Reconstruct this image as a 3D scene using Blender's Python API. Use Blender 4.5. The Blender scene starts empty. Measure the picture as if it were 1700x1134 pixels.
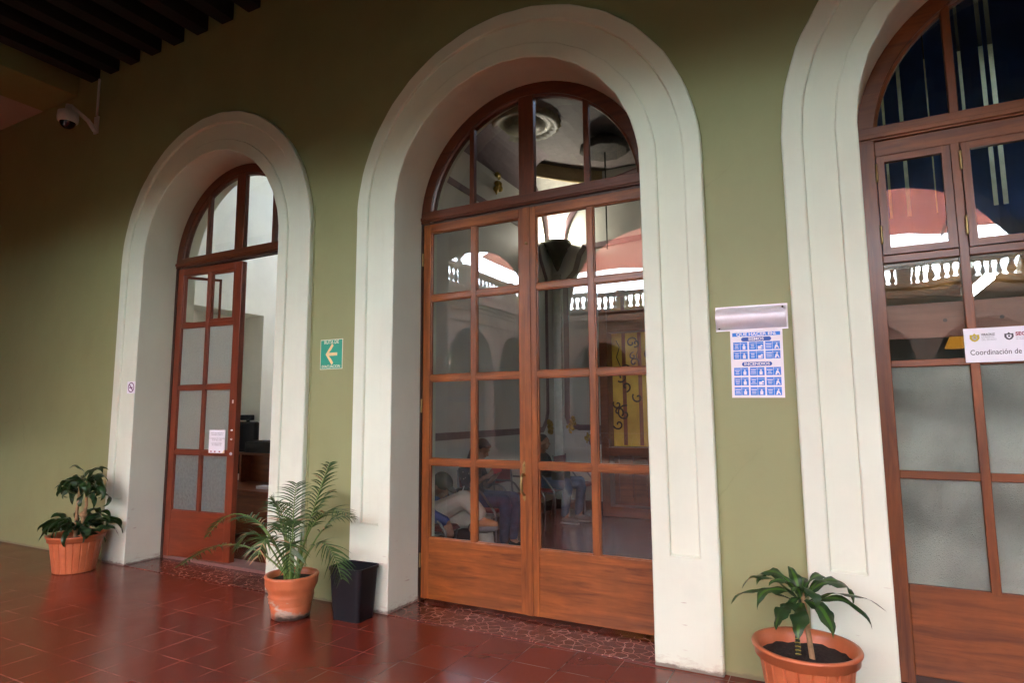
import bpy, bmesh, math, random
from mathutils import Vector, Matrix, noise
R = math.radians
PI = math.pi
S = bpy.context.scene
COL = S.collection
random.seed(7)

# ------------------------------------------------------------------ camera
cam_d = bpy.data.cameras.new("camera")
cam = bpy.data.objects.new("camera", cam_d)
COL.objects.link(cam)
YAW, PITCH, ROLL = .4817, .1156, -.0067
cy_, sy_, cp_, sp_ = math.cos(YAW), math.sin(YAW), math.cos(PITCH), math.sin(PITCH)
fw = Vector((-sy_*cp_, cy_*cp_, sp_)); rt = Vector((cy_, sy_, 0)); up = rt.cross(fw)
rt2 = rt*math.cos(ROLL)+up*math.sin(ROLL); up2 = up*math.cos(ROLL)-rt*math.sin(ROLL)
M = Matrix((rt2, up2, -fw)).transposed().to_4x4(); M.translation = (2.0228, -3.7552, 1.493)
cam.matrix_world = M
cam_d.sensor_width = 36; cam_d.lens = 36*1011.289/1700
cam_d.clip_start = .05; cam_d.clip_end = 400
S.camera = cam

# ------------------------------------------------------------------ world, sun, exposure
SUN_EL, SUN_AZ = 42, 184         # azimuth from +y towards +x: the veiled sun stands over the opposite wing, above the awning
w = bpy.data.worlds.new("World"); S.world = w; w.use_nodes = True
nt = w.node_tree; nt.nodes.clear()
sky = nt.nodes.new("ShaderNodeTexSky"); sky.sky_type = 'NISHITA'; sky.sun_disc = False
sky.sun_elevation = R(SUN_EL); sky.sun_rotation = R(SUN_AZ); sky.air_density = 1.0; sky.dust_density = 1.5; sky.ozone_density = 1.0
hs = nt.nodes.new("ShaderNodeHueSaturation"); hs.inputs['Saturation'].default_value = .88; hs.inputs['Value'].default_value = 1.15
bg = nt.nodes.new("ShaderNodeBackground"); bg.inputs['Strength'].default_value = .15
wo = nt.nodes.new("ShaderNodeOutputWorld")
nt.links.new(sky.outputs[0], hs.inputs['Color']); nt.links.new(hs.outputs[0], bg.inputs[0]); nt.links.new(bg.outputs[0], wo.inputs[0])
sd = bpy.data.lights.new("sun", 'SUN'); sd.energy = 1.2; sd.angle = R(12); sd.color = (1, .96, .88)
so = bpy.data.objects.new("sun", sd); COL.objects.link(so)
e_, a_ = R(SUN_EL), R(SUN_AZ)
sdir = Vector((math.sin(a_)*math.cos(e_), math.cos(a_)*math.cos(e_), math.sin(e_)))
so.rotation_euler = sdir.to_track_quat('Z', 'Y').to_euler(); so.location = (0, 0, 30)
S.view_settings.view_transform = 'Standard'; S.view_settings.look = 'None'
S.view_settings.gamma = 1; S.view_settings.exposure = 4.7
S.cycles.max_bounces = 10; S.cycles.diffuse_bounces = 6; S.cycles.glossy_bounces = 4
S.cycles.transparent_max_bounces = 24; S.cycles.sample_clamp_indirect = 6
S.cycles.denoising_prefilter = 'ACCURATE'; S.cycles.caustics_reflective = False; S.cycles.caustics_refractive = False

# ------------------------------------------------------------------ helpers
def link(o, parent=None):
    COL.objects.link(o)
    if parent is not None: o.parent = parent
    return o
def tag(o, label=None, cat=None, group=None, kind=None):
    if label: o['label'] = label
    if cat: o['category'] = cat
    if group: o['group'] = group
    if kind: o['kind'] = kind
    return o
def empty(name, loc=(0, 0, 0), rz=0, label=None, cat=None, group=None):
    o = bpy.data.objects.new(name, None); o.location = loc; o.rotation_euler.z = rz; o.empty_display_size = .1
    COL.objects.link(o); return tag(o, label, cat, group)
def copy_tree(o, parent=None):
    c = o.copy(); COL.objects.link(c)
    if parent is not None: c.parent = parent
    for k in list(o.children): copy_tree(k, c)
    return c

class MB:
    def __init__(s): s.v = []; s.f = []; s.m = []; s.sm = []
    def add(s, vs, fs, mat=0, smooth=False):
        b = len(s.v); s.v += [tuple(v) for v in vs]
        for f in fs: s.f.append([b+i for i in f]); s.m.append(mat); s.sm.append(smooth)
    def box(s, x0, x1, y0, y1, z0, z1, mat=None, grain=False):
        if grain:
            d = (abs(x1-x0), abs(y1-y0), abs(z1-z0)); mat = 1 if d[2] >= max(d[0], d[1]) else 0
        x0, x1 = min(x0, x1), max(x0, x1); y0, y1 = min(y0, y1), max(y0, y1); z0, z1 = min(z0, z1), max(z0, z1)
        vs = [(x, y, z) for z in (z0, z1) for y in (y0, y1) for x in (x0, x1)]
        s.add(vs, [(0, 2, 3, 1), (4, 5, 7, 6), (0, 1, 5, 4), (2, 6, 7, 3), (0, 4, 6, 2), (1, 3, 7, 5)], mat or 0)
    def tube(s, pts, rad, n=10, mat=0, cap=True, smooth=True, flat=1.0):
        pts = [Vector(p) for p in pts]; L = len(pts)
        rr = rad if isinstance(rad, (list, tuple)) else [rad]*L
        vs = []; prev = None
        for i, p in enumerate(pts):
            t = (pts[min(i+1, L-1)]-pts[max(i-1, 0)]).normalized()
            if prev is None:
                a = Vector((0, 0, 1)) if abs(t.z) < .9 else Vector((1, 0, 0)); prev = t.cross(a).normalized()
            else: prev = (prev-t*prev.dot(t)).normalized()
            b = t.cross(prev)
            for k in range(n):
                an = 2*PI*k/n; vs.append(p+prev*math.cos(an)*rr[i]+b*math.sin(an)*rr[i]*flat)
        fs = [(i*n+k, i*n+(k+1) % n, (i+1)*n+(k+1) % n, (i+1)*n+k) for i in range(L-1) for k in range(n)]
        s.add(vs, fs, mat, smooth)
        if cap: s.add(vs[:n], [list(range(n))[::-1]], mat); s.add(vs[-n:], [list(range(n))], mat)
    def lathe(s, prof, c=(0, 0, 0), n=32, mat=0, smooth=True, sx=1, sy=1, mod=None, cap=True):
        vs = []
        for r, z in prof:
            for k in range(n):
                a = 2*PI*k/n; q = r*(mod(a, z) if mod else 1); vs.append((c[0]+q*math.cos(a)*sx, c[1]+q*math.sin(a)*sy, c[2]+z))
        L = len(prof)
        s.add(vs, [(i*n+k, i*n+(k+1) % n, (i+1)*n+(k+1) % n, (i+1)*n+k) for i in range(L-1) for k in range(n)], mat, smooth)
        if cap and prof[0][0] > 1e-4: s.add(vs[:n], [list(range(n))[::-1]], mat)
        if cap and prof[-1][0] > 1e-4: s.add(vs[-n:], [list(range(n))], mat)
    def ball(s, c, r, n=12, mat=0, M3=None):
        r = (r, r, r) if not isinstance(r, (list, tuple)) else r
        vs = []; h = n//2+1
        for i in range(h+1):
            th = PI*i/h
            for k in range(n):
                a = 2*PI*k/n; v = Vector((r[0]*math.sin(th)*math.cos(a), r[1]*math.sin(th)*math.sin(a), r[2]*math.cos(th)))
                if M3 is not None: v = M3 @ v
                vs.append(v+Vector(c))
        s.add(vs, [(i*n+k, (i+1)*n+k, (i+1)*n+(k+1) % n, i*n+(k+1) % n) for i in range(h) for k in range(n)], mat, True)
    def prism(s, poly, d0, d1, axis='y', mat=0):
        """poly: list of (a,b) in the plane across axis."""
        def P(a, b, d): return {'y': (a, d, b), 'x': (d, a, b), 'z': (a, b, d)}[axis]
        n = len(poly); vs = [P(a, b, d0) for a, b in poly]+[P(a, b, d1) for a, b in poly]
        s.add(vs, [list(range(n)), list(range(2*n-1, n-1, -1))]+[(i, i+n, (i+1) % n+n, (i+1) % n) for i in range(n)], mat)
    def build(s, name, mats, parent=None, bevel=0, loc=None, rz=0, seg=2):
        me = bpy.data.meshes.new(name); me.from_pydata(s.v, [], s.f)
        mats = mats if isinstance(mats, (list, tuple)) else [mats]
        for m in mats: me.materials.append(m)
        me.polygons.foreach_set("material_index", [min(m, len(mats)-1) for m in s.m])
        me.polygons.foreach_set("use_smooth", s.sm)
        bm = bmesh.new(); bm.from_mesh(me); bmesh.ops.recalc_face_normals(bm, faces=bm.faces)
        bmesh.ops.delete(bm, geom=[f for f in bm.faces if f.calc_area() < 1e-12], context='FACES_ONLY')
        bm.to_mesh(me); bm.free(); me.update()
        o = bpy.data.objects.new(name, me); link(o, parent)
        if loc is not None: o.location = loc
        o.rotation_euler.z = rz
        if bevel:
            b = o.modifiers.new("bevel", 'BEVEL'); b.width = bevel; b.segments = seg; b.limit_method = 'ANGLE'; b.angle_limit = R(40)
        return o

def solidify(name, mb, mats, parent=None, voxel=.008, smooth=4, loc=None):
    """join overlapping limbs into ONE continuous skin"""
    o = mb.build(name, mats, parent)
    r = o.modifiers.new("r", 'REMESH'); r.mode = 'VOXEL'; r.voxel_size = voxel; r.use_smooth_shade = True
    s = o.modifiers.new("s", 'SMOOTH'); s.iterations = smooth; s.factor = .5
    dg = bpy.context.evaluated_depsgraph_get(); me = bpy.data.meshes.new_from_object(o.evaluated_get(dg))
    o.modifiers.clear(); o.data = me; me.name = name
    if not me.materials:
        for m in (mats if isinstance(mats, list) else [mats]): me.materials.append(m)
    for p in me.polygons: p.use_smooth = True
    return o

def text_mesh(name, body, size, mat, parent, loc, rot=(PI/2, 0, 0), align='CENTER', bold=0, xs=1):
    c = bpy.data.curves.new(name, 'FONT'); c.body = body; c.size = size; c.align_x = align; c.align_y = 'CENTER'
    c.extrude = .0004; c.offset = bold; c.resolution_u = 3
    t = bpy.data.objects.new(name, c); COL.objects.link(t)
    dg = bpy.context.evaluated_depsgraph_get(); dg.update()
    me = bpy.data.meshes.new_from_object(t.evaluated_get(dg)); COL.objects.unlink(t); bpy.data.objects.remove(t)
    me.materials.clear(); me.materials.append(mat)
    o = bpy.data.objects.new(name, me); link(o, parent); o.location = loc; o.rotation_euler = rot; o.scale = (xs, 1, 1)
    return o

# ------------------------------------------------------------------ materials
class NT:
    def __init__(s, name):
        s.m = bpy.data.materials.new(name); s.m.use_nodes = True; s.t = s.m.node_tree; s.t.nodes.clear()
        s.out = s.n("OutputMaterial")
    def n(s, t, **k):
        x = s.t.nodes.new("ShaderNode"+t)
        for a, b in k.items():
            if a.startswith('i_'):
                key = a[2:].replace('_', ' '); x.inputs[int(key) if key.isdigit() else key].default_value = b
            else: setattr(x, a, b)
        return x
    def l(s, a, b): s.t.links.new(a, b)
    def coords(s, scale=(1, 1, 1), loc=(0, 0, 0), kind='Object'):
        tc = s.n("TexCoord"); mp = s.n("Mapping"); mp.inputs['Scale'].default_value = scale; mp.inputs['Location'].default_value = loc
        s.l(tc.outputs[kind], mp.inputs[0]); return mp.outputs[0]
    def noise(s, co, scale=5, detail=4, rough=.5, dist=0):
        x = s.n("TexNoise"); x.inputs['Scale'].default_value = scale; x.inputs['Detail'].default_value = detail
        x.inputs['Roughness'].default_value = rough; x.inputs['Distortion'].default_value = dist
        s.l(co, x.inputs['Vector']); return x.outputs['Fac']
    def ramp(s, fac, stops):
        x = s.n("ValToRGB"); cr = x.color_ramp
        while len(cr.elements) < len(stops): cr.elements.new(.5)
        for e, (p, c) in zip(cr.elements, stops): e.position = p; e.color = (c[0], c[1], c[2], 1) if isinstance(c, (tuple, list)) else (c, c, c, 1)
        s.l(fac, x.inputs[0]); return x.outputs[0]
    def mix(s, fac, a, b, mode='MIX'):
        x = s.n("MixRGB", blend_type=mode)
        for i, v in ((0, fac), (1, a), (2, b)):
            if hasattr(v, 'links'): s.l(v, x.inputs[i])
            else: x.inputs[i].default_value = v if i == 0 else ((*v, 1) if len(v) == 3 else v)
        return x.outputs[0]
    def math(s, op, a, b=0):
        x = s.n("Math", operation=op)
        for i, v in ((0, a), (1, b)):
            if hasattr(v, 'links'): s.l(v, x.inputs[i])
            else: x.inputs[i].default_value = v
        return x.outputs[0]
    def bump(s, h, strength=.2, dist=.01, normal=None):
        x = s.n("Bump"); x.inputs['Strength'].default_value = strength; x.inputs['Distance'].default_value = dist
        s.l(h, x.inputs['Height'])
        if normal is not None: s.l(normal, x.inputs['Normal'])
        return x.outputs[0]
    def pbr(s, col, rough=.5, metal=0, bump=None, spec=.5, coat=0, coat_r=.1, sub=0, trans=0):
        b = s.n("BsdfPrincipled")
        for k, v in (('Base Color', col), ('Roughness', rough), ('Metallic', metal), ('Specular IOR Level', spec), ('Coat Weight', coat), ('Coat Roughness', coat_r), ('Transmission Weight', trans)):
            if hasattr(v, 'links'): s.l(v, b.inputs[k])
            else: b.inputs[k].default_value = (*v, 1) if isinstance(v, (tuple, list)) else v
        if bump is not None: s.l(bump, b.inputs['Normal'])
        s.l(b.outputs[0], s.out.inputs[0]); return b

def plain(name, col, rough=.5, metal=0, var=.12, nscale=12, bstr=.05, spec=.5, coat=0, bscale=None):
    n = NT(name); co = n.coords(); f = n.noise(co, nscale, 5)
    a = tuple(c*(1-var) for c in col); b = tuple(min(1, c*(1+var)) for c in col)
    c = n.ramp(f, [(.3, a), (.7, b)]); h = n.noise(co, bscale or nscale*6, 3)
    n.pbr(c, rough, metal, n.bump(h, bstr, .004), spec, coat); return n.m

def plaster(name, col, stain=(.45, .40, .28), dirt=.5, rough=.6, crack=.0):
    n = NT(name); co = n.coords()
    f1 = n.noise(co, 1.3, 6, .6); f2 = n.noise(n.coords((1, 1, .25)), 5, 4, .6)
    c = n.ramp(f1, [(.3, tuple(k*.93 for k in col)), (.7, tuple(min(1, k*1.04) for k in col))])
    c = n.mix(.12, c, n.ramp(f2, [(.35, tuple(k*.8 for k in col)), (.65, col)]))
    # scuffs and splash dirt with a ragged outline just above the floor
    sp = n.n("SeparateXYZ"); n.l(n.coords(), sp.inputs[0])
    hgt = n.math('MULTIPLY', sp.outputs['Z'], 4.5)
    ragged = n.noise(n.coords((3, 3, 9)), 4, 6, .7)
    m = n.math('SUBTRACT', n.math('MULTIPLY', ragged, 1.25), hgt)
    m = n.ramp(m, [(.35, 0), (.75, 1)])
    c = n.mix(n.math('MULTIPLY', m, dirt), c, stain)
    marks = n.ramp(n.noise(n.coords((2, 2, 14)), 3.5, 2, .5), [(.70, 0), (.76, 1)])
    low = n.ramp(n.math('MULTIPLY', sp.outputs['Z'], .8), [(.3, 1), (.75, 0)])
    c = n.mix(n.math('MULTIPLY', n.math('MULTIPLY', marks, low), .34*dirt*2), c, (.33, .23, .16))
    foot = n.ramp(n.math('SUBTRACT', n.math('MULTIPLY', ragged, .05), sp.outputs['Z']), [(.0, 0), (.012, 1)])
    c = n.mix(n.math('MULTIPLY', foot, dirt), c, (.12, .09, .07))
    vo = n.n("TexVoronoi"); vo.feature = 'DISTANCE_TO_EDGE'; vo.inputs['Scale'].default_value = .9
    dn = n.n("TexNoise", i_Scale=3.0, i_Detail=5.0); n.l(n.coords(), dn.inputs['Vector']); n.l(n.mix(.22, co, dn.outputs['Color']), vo.inputs['Vector'])
    ck = n.math('MULTIPLY', n.ramp(vo.outputs['Distance'], [(.0, 1), (.0045, 0)]), n.ramp(n.noise(n.coords(loc=(5, 2, 1)), .9, 3), [(.52, 0), (.60, 1)]))
    c = n.mix(n.math('MULTIPLY', ck, crack), c, tuple(k*.45 for k in col))
    pt_ = n.ramp(n.noise(n.coords((1, 1, .8), (3, 1, 7)), 1.9, 4, .55), [(.56, 0), (.59, 1)])
    c = n.mix(n.math('MULTIPLY', pt_, .07), c, tuple(k*.72 for k in col))
    b1 = n.bump(n.noise(co, 3.5, 3), .35, .02); b2 = n.bump(n.noise(co, 90, 3), .12, .003, b1)
    n.pbr(c, rough, 0, b2, .35); return n.m

CREAM = plaster("cream_plaster", (.695, .77, .615), dirt=.8)
REVEAL = plaster("reveal_plaster", (.68, .73, .58), dirt=.8)
GREEN = plaster("olive_green_wall_paint", (.278, .303, .140), stain=(.30, .27, .15), rough=.5, crack=.22)
WHITE_W = plaster("white_room_plaster", (.86, .84, .74), dirt=.2)
ROOM2_W = plaster("ivory_room_plaster", (.62, .62, .56), dirt=.2)
YARD_W = plaster("courtyard_plaster", (.37, .35, .26), stain=(.3, .28, .2))
PINK_CEIL = plaster("pink_ceiling_plaster", (.50, .46, .42), dirt=0)
MAUVE = plain("mauve_band_paint", (.20, .13, .14), .6)

def wood(name, dark, light, axis, scale=1, coat=.12, rough=.38):
    n = NT(name)
    st = {'x': (.8, 9, 9), 'z': (9, 9, .8), 'y': (9, .8, 9)}[axis]
    co = n.coords(tuple(s*scale for s in st)); co2 = n.coords((1.1, 1.1, 1.1))
    g = n.noise(co, 2.4, 8, .60, .5); g2 = n.noise(co2, 2.3, 5, .6); g3 = n.noise(n.coords(tuple(s*scale*3 for s in st)), 4, 3)
    mid = tuple((a+b)/2 for a, b in zip(dark, light))
    c = n.ramp(g, [(.28, dark), (.5, mid), (.72, light)])
    c = n.mix(n.ramp(g2, [(.38, .0), (.66, .62)]), c, tuple(k*.62 for k in mid))
    c = n.mix(n.ramp(g3, [(.55, 0), (.8, .35)]), c, tuple(k*.5 for k in dark))
    n.pbr(c, rough, 0, n.bump(g, .12, .004), .35, coat, .18); return n.m
WD, WL = (.095, .022, .005), (.39, .118, .022)
W_H = wood("varnished_wood_across", WD, WL, 'x'); W_V = wood("varnished_wood_upright", WD, WL, 'z')
WD3, WL3 = (.085, .022, .006), (.28, .080, .016)
WF_H = wood('shade_darkened_varnish_across', (.05, .012, .004), (.17, .042, .012), 'x'); WF_V = wood('shade_darkened_varnish_upright', (.05, .012, .004), (.17, .042, .012), 'z')  # darker copy for the fanlights: the weak light up there is put into the colour
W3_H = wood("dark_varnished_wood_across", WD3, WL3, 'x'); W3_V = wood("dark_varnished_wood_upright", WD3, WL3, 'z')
WD1, WL1 = (.12, .022, .008), (.24, .048, .016)
W1_H = wood("red_varnished_wood_across", WD1, WL1, 'x'); W1_V = wood("red_varnished_wood_upright", WD1, WL1, 'z')
PLANK = wood("pale_pine_board", (.17, .065, .035), (.36, .165, .095), 'x', .6, .1, .5)
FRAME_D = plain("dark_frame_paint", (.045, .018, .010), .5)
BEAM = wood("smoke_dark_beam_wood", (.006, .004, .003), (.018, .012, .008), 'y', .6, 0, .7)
DESKW = wood("desk_wood", (.15, .035, .010), (.32, .085, .024), 'x', 1, .3)

def glass(name, wav=.0, tint=(1, 1, 1), wscale=3):
    n = NT(name); geo = n.n("NewGeometry")
    x = n.math('MULTIPLY', geo.outputs['Backfacing'], 1/1.55-1.55); ior = n.math('ADD', x, 1.55)
    fr = n.n("Fresnel"); n.l(ior, fr.inputs['IOR'])
    tr = n.n("BsdfTransparent"); tr.inputs[0].default_value = (*tint, 1)
    gl = n.n("BsdfGlossy"); gl.inputs['Roughness'].default_value = 0.0
    if wav:
        oi = n.n("ObjectInfo"); co = n.coords((1, 1, 1)); add = n.n("VectorMath", operation='ADD')
        n.l(co, add.inputs[0]); n.l(oi.outputs['Random'], add.inputs[1])
        nm = n.bump(n.noise(add.outputs[0], wscale, 1, .4), wav, .01); n.l(nm, gl.inputs['Normal'])
    mx = n.n("MixShader"); n.l(fr.outputs[0], mx.inputs[0]); n.l(tr.outputs[0], mx.inputs[1]); n.l(gl.outputs[0], mx.inputs[2])
    n.l(mx.outputs[0], n.out.inputs[0]); return n.m
GLASS = glass("clear_window_glass", .02, (.96, .97, .96), 2.2)
GLASS_WAVY = glass("old_wavy_window_glass", .10, (.90, .92, .92), 3.5)
def frosted(name, scale, strength, col=(.55, .56, .53), tr=.35, cloudy=False):
    n = NT(name); co = n.coords(); v = n.n("TexVoronoi"); v.feature = 'SMOOTH_F1'; v.inputs['Scale'].default_value = scale; n.l(co, v.inputs['Vector'])
    nz = n.noise(n.coords(), scale*.9, 3); h = n.math('ADD', v.outputs['Distance'], nz); b = n.bump(h, strength, .006)
    pr = n.n("BsdfPrincipled"); pr.inputs['Base Color'].default_value = (*col, 1); pr.inputs['Roughness'].default_value = .28
    pr.inputs['Specular IOR Level'].default_value = .6; n.l(b, pr.inputs['Normal'])
    cl = n.noise(n.coords((1, 1, .8)), 3.2, 3, .5)
    if cloudy: n.l(n.ramp(cl, [(.35, tuple(k*.45 for k in col)), (.65, tuple(k*1.25 for k in col))]), pr.inputs['Base Color'])
    tl = n.n("BsdfTranslucent"); tl.inputs[0].default_value = (.85, .88, .86, 1); n.l(b, tl.inputs['Normal'])
    rf = n.n("BsdfTransparent"); rf.inputs[0].default_value = (.55, .56, .55, 1)
    m1 = n.n("MixShader"); m1.inputs[0].default_value = .5; n.l(pr.outputs[0], m1.inputs[1]); n.l(tl.outputs[0], m1.inputs[2])
    m2 = n.n("MixShader"); n.l(n.ramp(nz, [(.35, tr*.5), (.65, tr)]), m2.inputs[0]); n.l(m1.outputs[0], m2.inputs[1]); n.l(rf.outputs[0], m2.inputs[2])
    n.l(m2.outputs[0], n.out.inputs[0]); return n.m
FROST1 = frosted("hammered_glass", 70, .8, (.27, .275, .225), .18)
FROST1B = frosted("figured_pattern_glass", 34, 2.2, (.16, .17, .165), .25)
FROST3 = frosted("frosted_glass", 210, .9, (.42, .48, .40), .06, cloudy=True)

def tiles(name):
    n = NT(name); co = n.coords(loc=(1.28, .03, 0))
    br = n.n("TexBrick"); br.offset = 0; br.squash = 1
    br.inputs['Scale'].default_value = 1; br.inputs['Brick Width'].default_value = .3; br.inputs['Row Height'].default_value = .3
    br.inputs['Mortar Size'].default_value = .0022; br.inputs['Mortar Smooth'].default_value = .3
    br.inputs['Color1'].default_value = (.175, .029, .013, 1); br.inputs['Color2'].default_value = (.14, .022, .010, 1); br.inputs['Bias'].default_value = -.1
    n.l(co, br.inputs['Vector'])
    f = n.noise(n.coords(), 2.4, 5, .6); f2 = n.noise(n.coords(), 14, 4, .6)
    c = n.mix(n.ramp(f, [(.3, 0), (.75, .35)]), br.outputs['Color'], (.10, .019, .013))
    mort = n.mix(n.ramp(n.noise(n.coords(), 4, 3), [(.45, 0), (.55, 1)]), (.05, .02, .015), (.30, .19, .16))
    c = n.mix(n.math('MULTIPLY', br.outputs['Fac'], .85), c, mort)
    rg = n.ramp(f, [(.25, .14), (.75, .27)]); rg2 = n.mix(n.math('MULTIPLY', f2, .25), rg, (.36, .36, .36))
    hh = n.math('SUBTRACT', n.math('MULTIPLY', n.noise(n.coords(), 3.0, 2), .25), br.outputs['Fac'])
    n.pbr(c, rg2, 0, n.bump(hh, .14, .004), .46, 0, .08); return n.m
TILES = tiles("waxed_red_floor_tiles")
def terrazzo():
    n = NT("red_terrazzo_with_pale_veins"); co = n.coords()
    v = n.n("TexVoronoi"); v.feature = 'DISTANCE_TO_EDGE'; v.inputs['Scale'].default_value = 15
    w_ = n.mix(.055, co, n.n("TexNoise", i_Scale=6).outputs['Color']); n.l(w_, v.inputs['Vector'])
    ln = n.ramp(v.outputs['Distance'], [(.008, 1), (.035, 0)]); br = n.ramp(n.noise(n.coords(), 7, 2), [(.36, 0), (.47, 1)])
    c = n.mix(n.math('MULTIPLY', ln, br), (.105, .020, .011), (.50, .32, .24))
    n.pbr(c, .22, 0, None, .5, .2); return n.m
TERR = terrazzo()
def terracotta(name, col, old=False):
    n = NT(name); co = n.coords(); f = n.noise(co, 9, 5, .6)
    c = n.ramp(f, [(.3, tuple(k*.85 for k in col)), (.7, tuple(k*1.12 for k in col))])
    if old:
        sp = n.n("SeparateXYZ"); n.l(co, sp.inputs[0]); f2 = n.noise(n.coords((1, 1, 1.7)), 9, 6, .65)
        m = n.ramp(n.math('SUBTRACT', f2, n.math('MULTIPLY', sp.outputs['Z'], 1.1)), [(.42, 0), (.50, 1)])
        c = n.mix(m, c, (.46, .36, .27))
        m2 = n.ramp(n.math('SUBTRACT', f2, n.math('MULTIPLY', sp.outputs['Z'], 7)), [(.20, 0), (.42, 1)])
        c = n.mix(m2, c, (.06, .05, .04))
    n.pbr(c, .38, 0, n.bump(f, .15, .004), .5, .15); return n.m
TERRA_P = terracotta("orange_plastic", (.50, .145, .055)); TERRA_C = terracotta("old_terracotta", (.52, .155, .06), True)
SOIL = plain("dark_potting_soil", (.018, .012, .009), .95, var=.6, nscale=60, bstr=.9, bscale=90)
def leafmat(name, a, b, mid=None, r=.28):
    n = NT(name); co = n.coords(); f = n.noise(co, 7, 3); c = n.ramp(f, [(.3, a), (.7, b)])
    if mid:
        at = n.n("Attribute", attribute_name="across"); m = n.ramp(at.outputs['Fac'], [(.0, 1), (.22, 1), (.34, 0)])
        at2 = n.n("ObjectInfo"); c = n.mix(n.math('MULTIPLY', m, n.ramp(n.noise(co, 5, 1), [(.42, 0), (.5, .8)])), c, mid)
    p = n.pbr(c, r, 0, n.bump(n.noise(n.coords((1, 1, 1)), 40, 2), .08, .002), .5)
    tl = n.n("BsdfTranslucent"); n.l(n.mix(.5, c, (.25, .42, .05)), tl.inputs[0]); mx = n.n("MixShader"); mx.inputs[0].default_value = .12
    n.l(p.outputs[0], mx.inputs[1]); n.l(tl.outputs[0], mx.inputs[2]); n.l(mx.outputs[0], n.out.inputs[0]); return n.m
LEAF_D = leafmat("dark_glossy_leaf", (.010, .030, .012), (.026, .065, .018))
LEAF_R = leafmat("striped_glossy_leaf", (.010, .035, .012), (.024, .062, .018), (.07, .19, .02), r=.4)
LEAF_P = leafmat("palm_leaf", (.022, .064, .018), (.056, .125, .031), r=.42)
LEAF_DRY = plain("dry_leaf_tip", (.36, .24, .12), .7)
STEM = plain("tan_cane_bark", (.30, .19, .09), .7, var=.3, nscale=30)
STEM_G = plain("green_palm_stalk", (.13, .23, .05), .5, var=.2)
BLACKP = plain("black_plastic", (.008, .008, .010), .36, bstr=.15, nscale=40, spec=.25)
METAL = plain("brushed_aluminium", (.80, .80, .84), .42, .25, var=.05, bstr=.05)
STEEL = plain("grey_steel_tube", (.22, .22, .23), .3, .8)
BRASS = plain("old_brass", (.30, .22, .09), .35, .9, var=.25)
GOLD = plain("gilded_plaster", (.40, .28, .05), .35, .7, var=.4, nscale=25, bstr=.4)
RED_F = plain("red_vinyl", (.18, .012, .018), .5)
PAPER = plain("white_paper", (.82, .82, .86), .6, var=.02)
PRINT_B = plain("blue_print", (.03, .22, .72), .6, var=.03)
PRINT_N = plain("navy_print", (.02, .10, .42), .6, var=.03)
SIGN_G = plain("green_sign_vinyl", (.025, .34, .22), .4, var=.05)
SIGN_Y = plain("pale_yellow_print", (.80, .62, .30), .5, var=.03)
SIGN_C = plain("cream_print", (.72, .74, .55), .5, var=.03)
PRINT_K = plain("dark_grey_print", (.07, .07, .08), .6, var=.03)
PRINT_G = plain("light_grey_print", (.42, .42, .44), .6, var=.03)
PRINT_R = plain("maroon_print", (.32, .02, .06), .6, var=.03)
PRINT_Y = plain("ochre_print", (.55, .42, .03), .6, var=.2, nscale=200)
PURPLE = plain("purple_print", (.16, .05, .14), .6)
WHITE_P = plain("white_plastic", (.62, .62, .60), .45, var=.05)
BLUE_C = plain("navy_blue_blind_fabric", (.030, .085, .27), .7, var=.3, nscale=3)
YELLOW = plain("gold_yellow_painted_panel", (.98, .56, .07), .45, var=.2, nscale=4)
SKIN = plain("skin", (.30, .155, .095), .5, var=.08, nscale=20)
HAIR = plain("black_hair", (.008, .007, .007), .45, var=.4, nscale=80)
DENIM = plain("blue_denim", (.028, .062, .135), .8, var=.3, nscale=14, bstr=.3)
BEIGE = plain("beige_cotton", (.46, .42, .35), .85, var=.12, nscale=9, bstr=.35, bscale=25)
BLUESH = plain("royal_blue_shirt", (.028, .050, .24), .8, var=.15)
OLIVE = plain("dark_olive_felt", (.032, .030, .018), .9, var=.15)
DARKSH = plain("charcoal_shirt", (.016, .018, .024), .8, var=.2)
SHOE_T = plain("taupe_canvas", (.20, .16, .13), .8)
SHOE_S = plain("grey_rubber_sole", (.10, .09, .09), .7)
SHOE_B = plain("tan_leather", (.30, .12, .035), .6)
RUBBER_W = plain("pale_rubber_sole", (.45, .43, .38), .6)
PHONE_R = plain("red_phone_case", (.35, .02, .03), .4)
WHITE_G = plain("white_enamel", (.7, .7, .7), .3, var=.02)
IRON = plain("dark_iron", (.02, .02, .018), .5, .6)
def dots(name, base, dot):
    n = NT(name); v = n.n("TexVoronoi"); v.inputs['Scale'].default_value = 26; n.l(n.coords(), v.inputs['Vector'])
    m = n.ramp(v.outputs['Distance'], [(.16, 1), (.22, 0)]); n.pbr(n.mix(m, base, dot), .8); return n.m
BLOUSE = dots("black_blouse_with_pale_dots", (.010, .011, .016), (.25, .22, .2))
def awning():
    n = NT("pink_awning_fabric"); co = n.coords(); f = n.noise(n.coords((.6, 3, 1)), 1, 4)
    c = n.ramp(f, [(.3, (.82, .47, .39)), (.7, (.88, .55, .46))])
    d = n.n("BsdfDiffuse"); n.l(c, d.inputs[0]); t = n.n("BsdfTranslucent"); n.l(c, t.inputs[0])
    m = n.n("MixShader"); m.inputs[0].default_value = .56; n.l(d.outputs[0], m.inputs[1]); n.l(t.outputs[0], m.inputs[2]); n.l(m.outputs[0], n.out.inputs[0]); return n.m
AWN = awning()
def emis(name, col, st):
    n = NT(name); e = n.n("Emission"); e.inputs[0].default_value = (*col, 1); e.inputs[1].default_value = st; n.l(e.outputs[0], n.out.inputs[0]); return n.m
TUBE_E = emis("lit_fluorescent_tube", (.9, 1, .92), 2.2)
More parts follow.
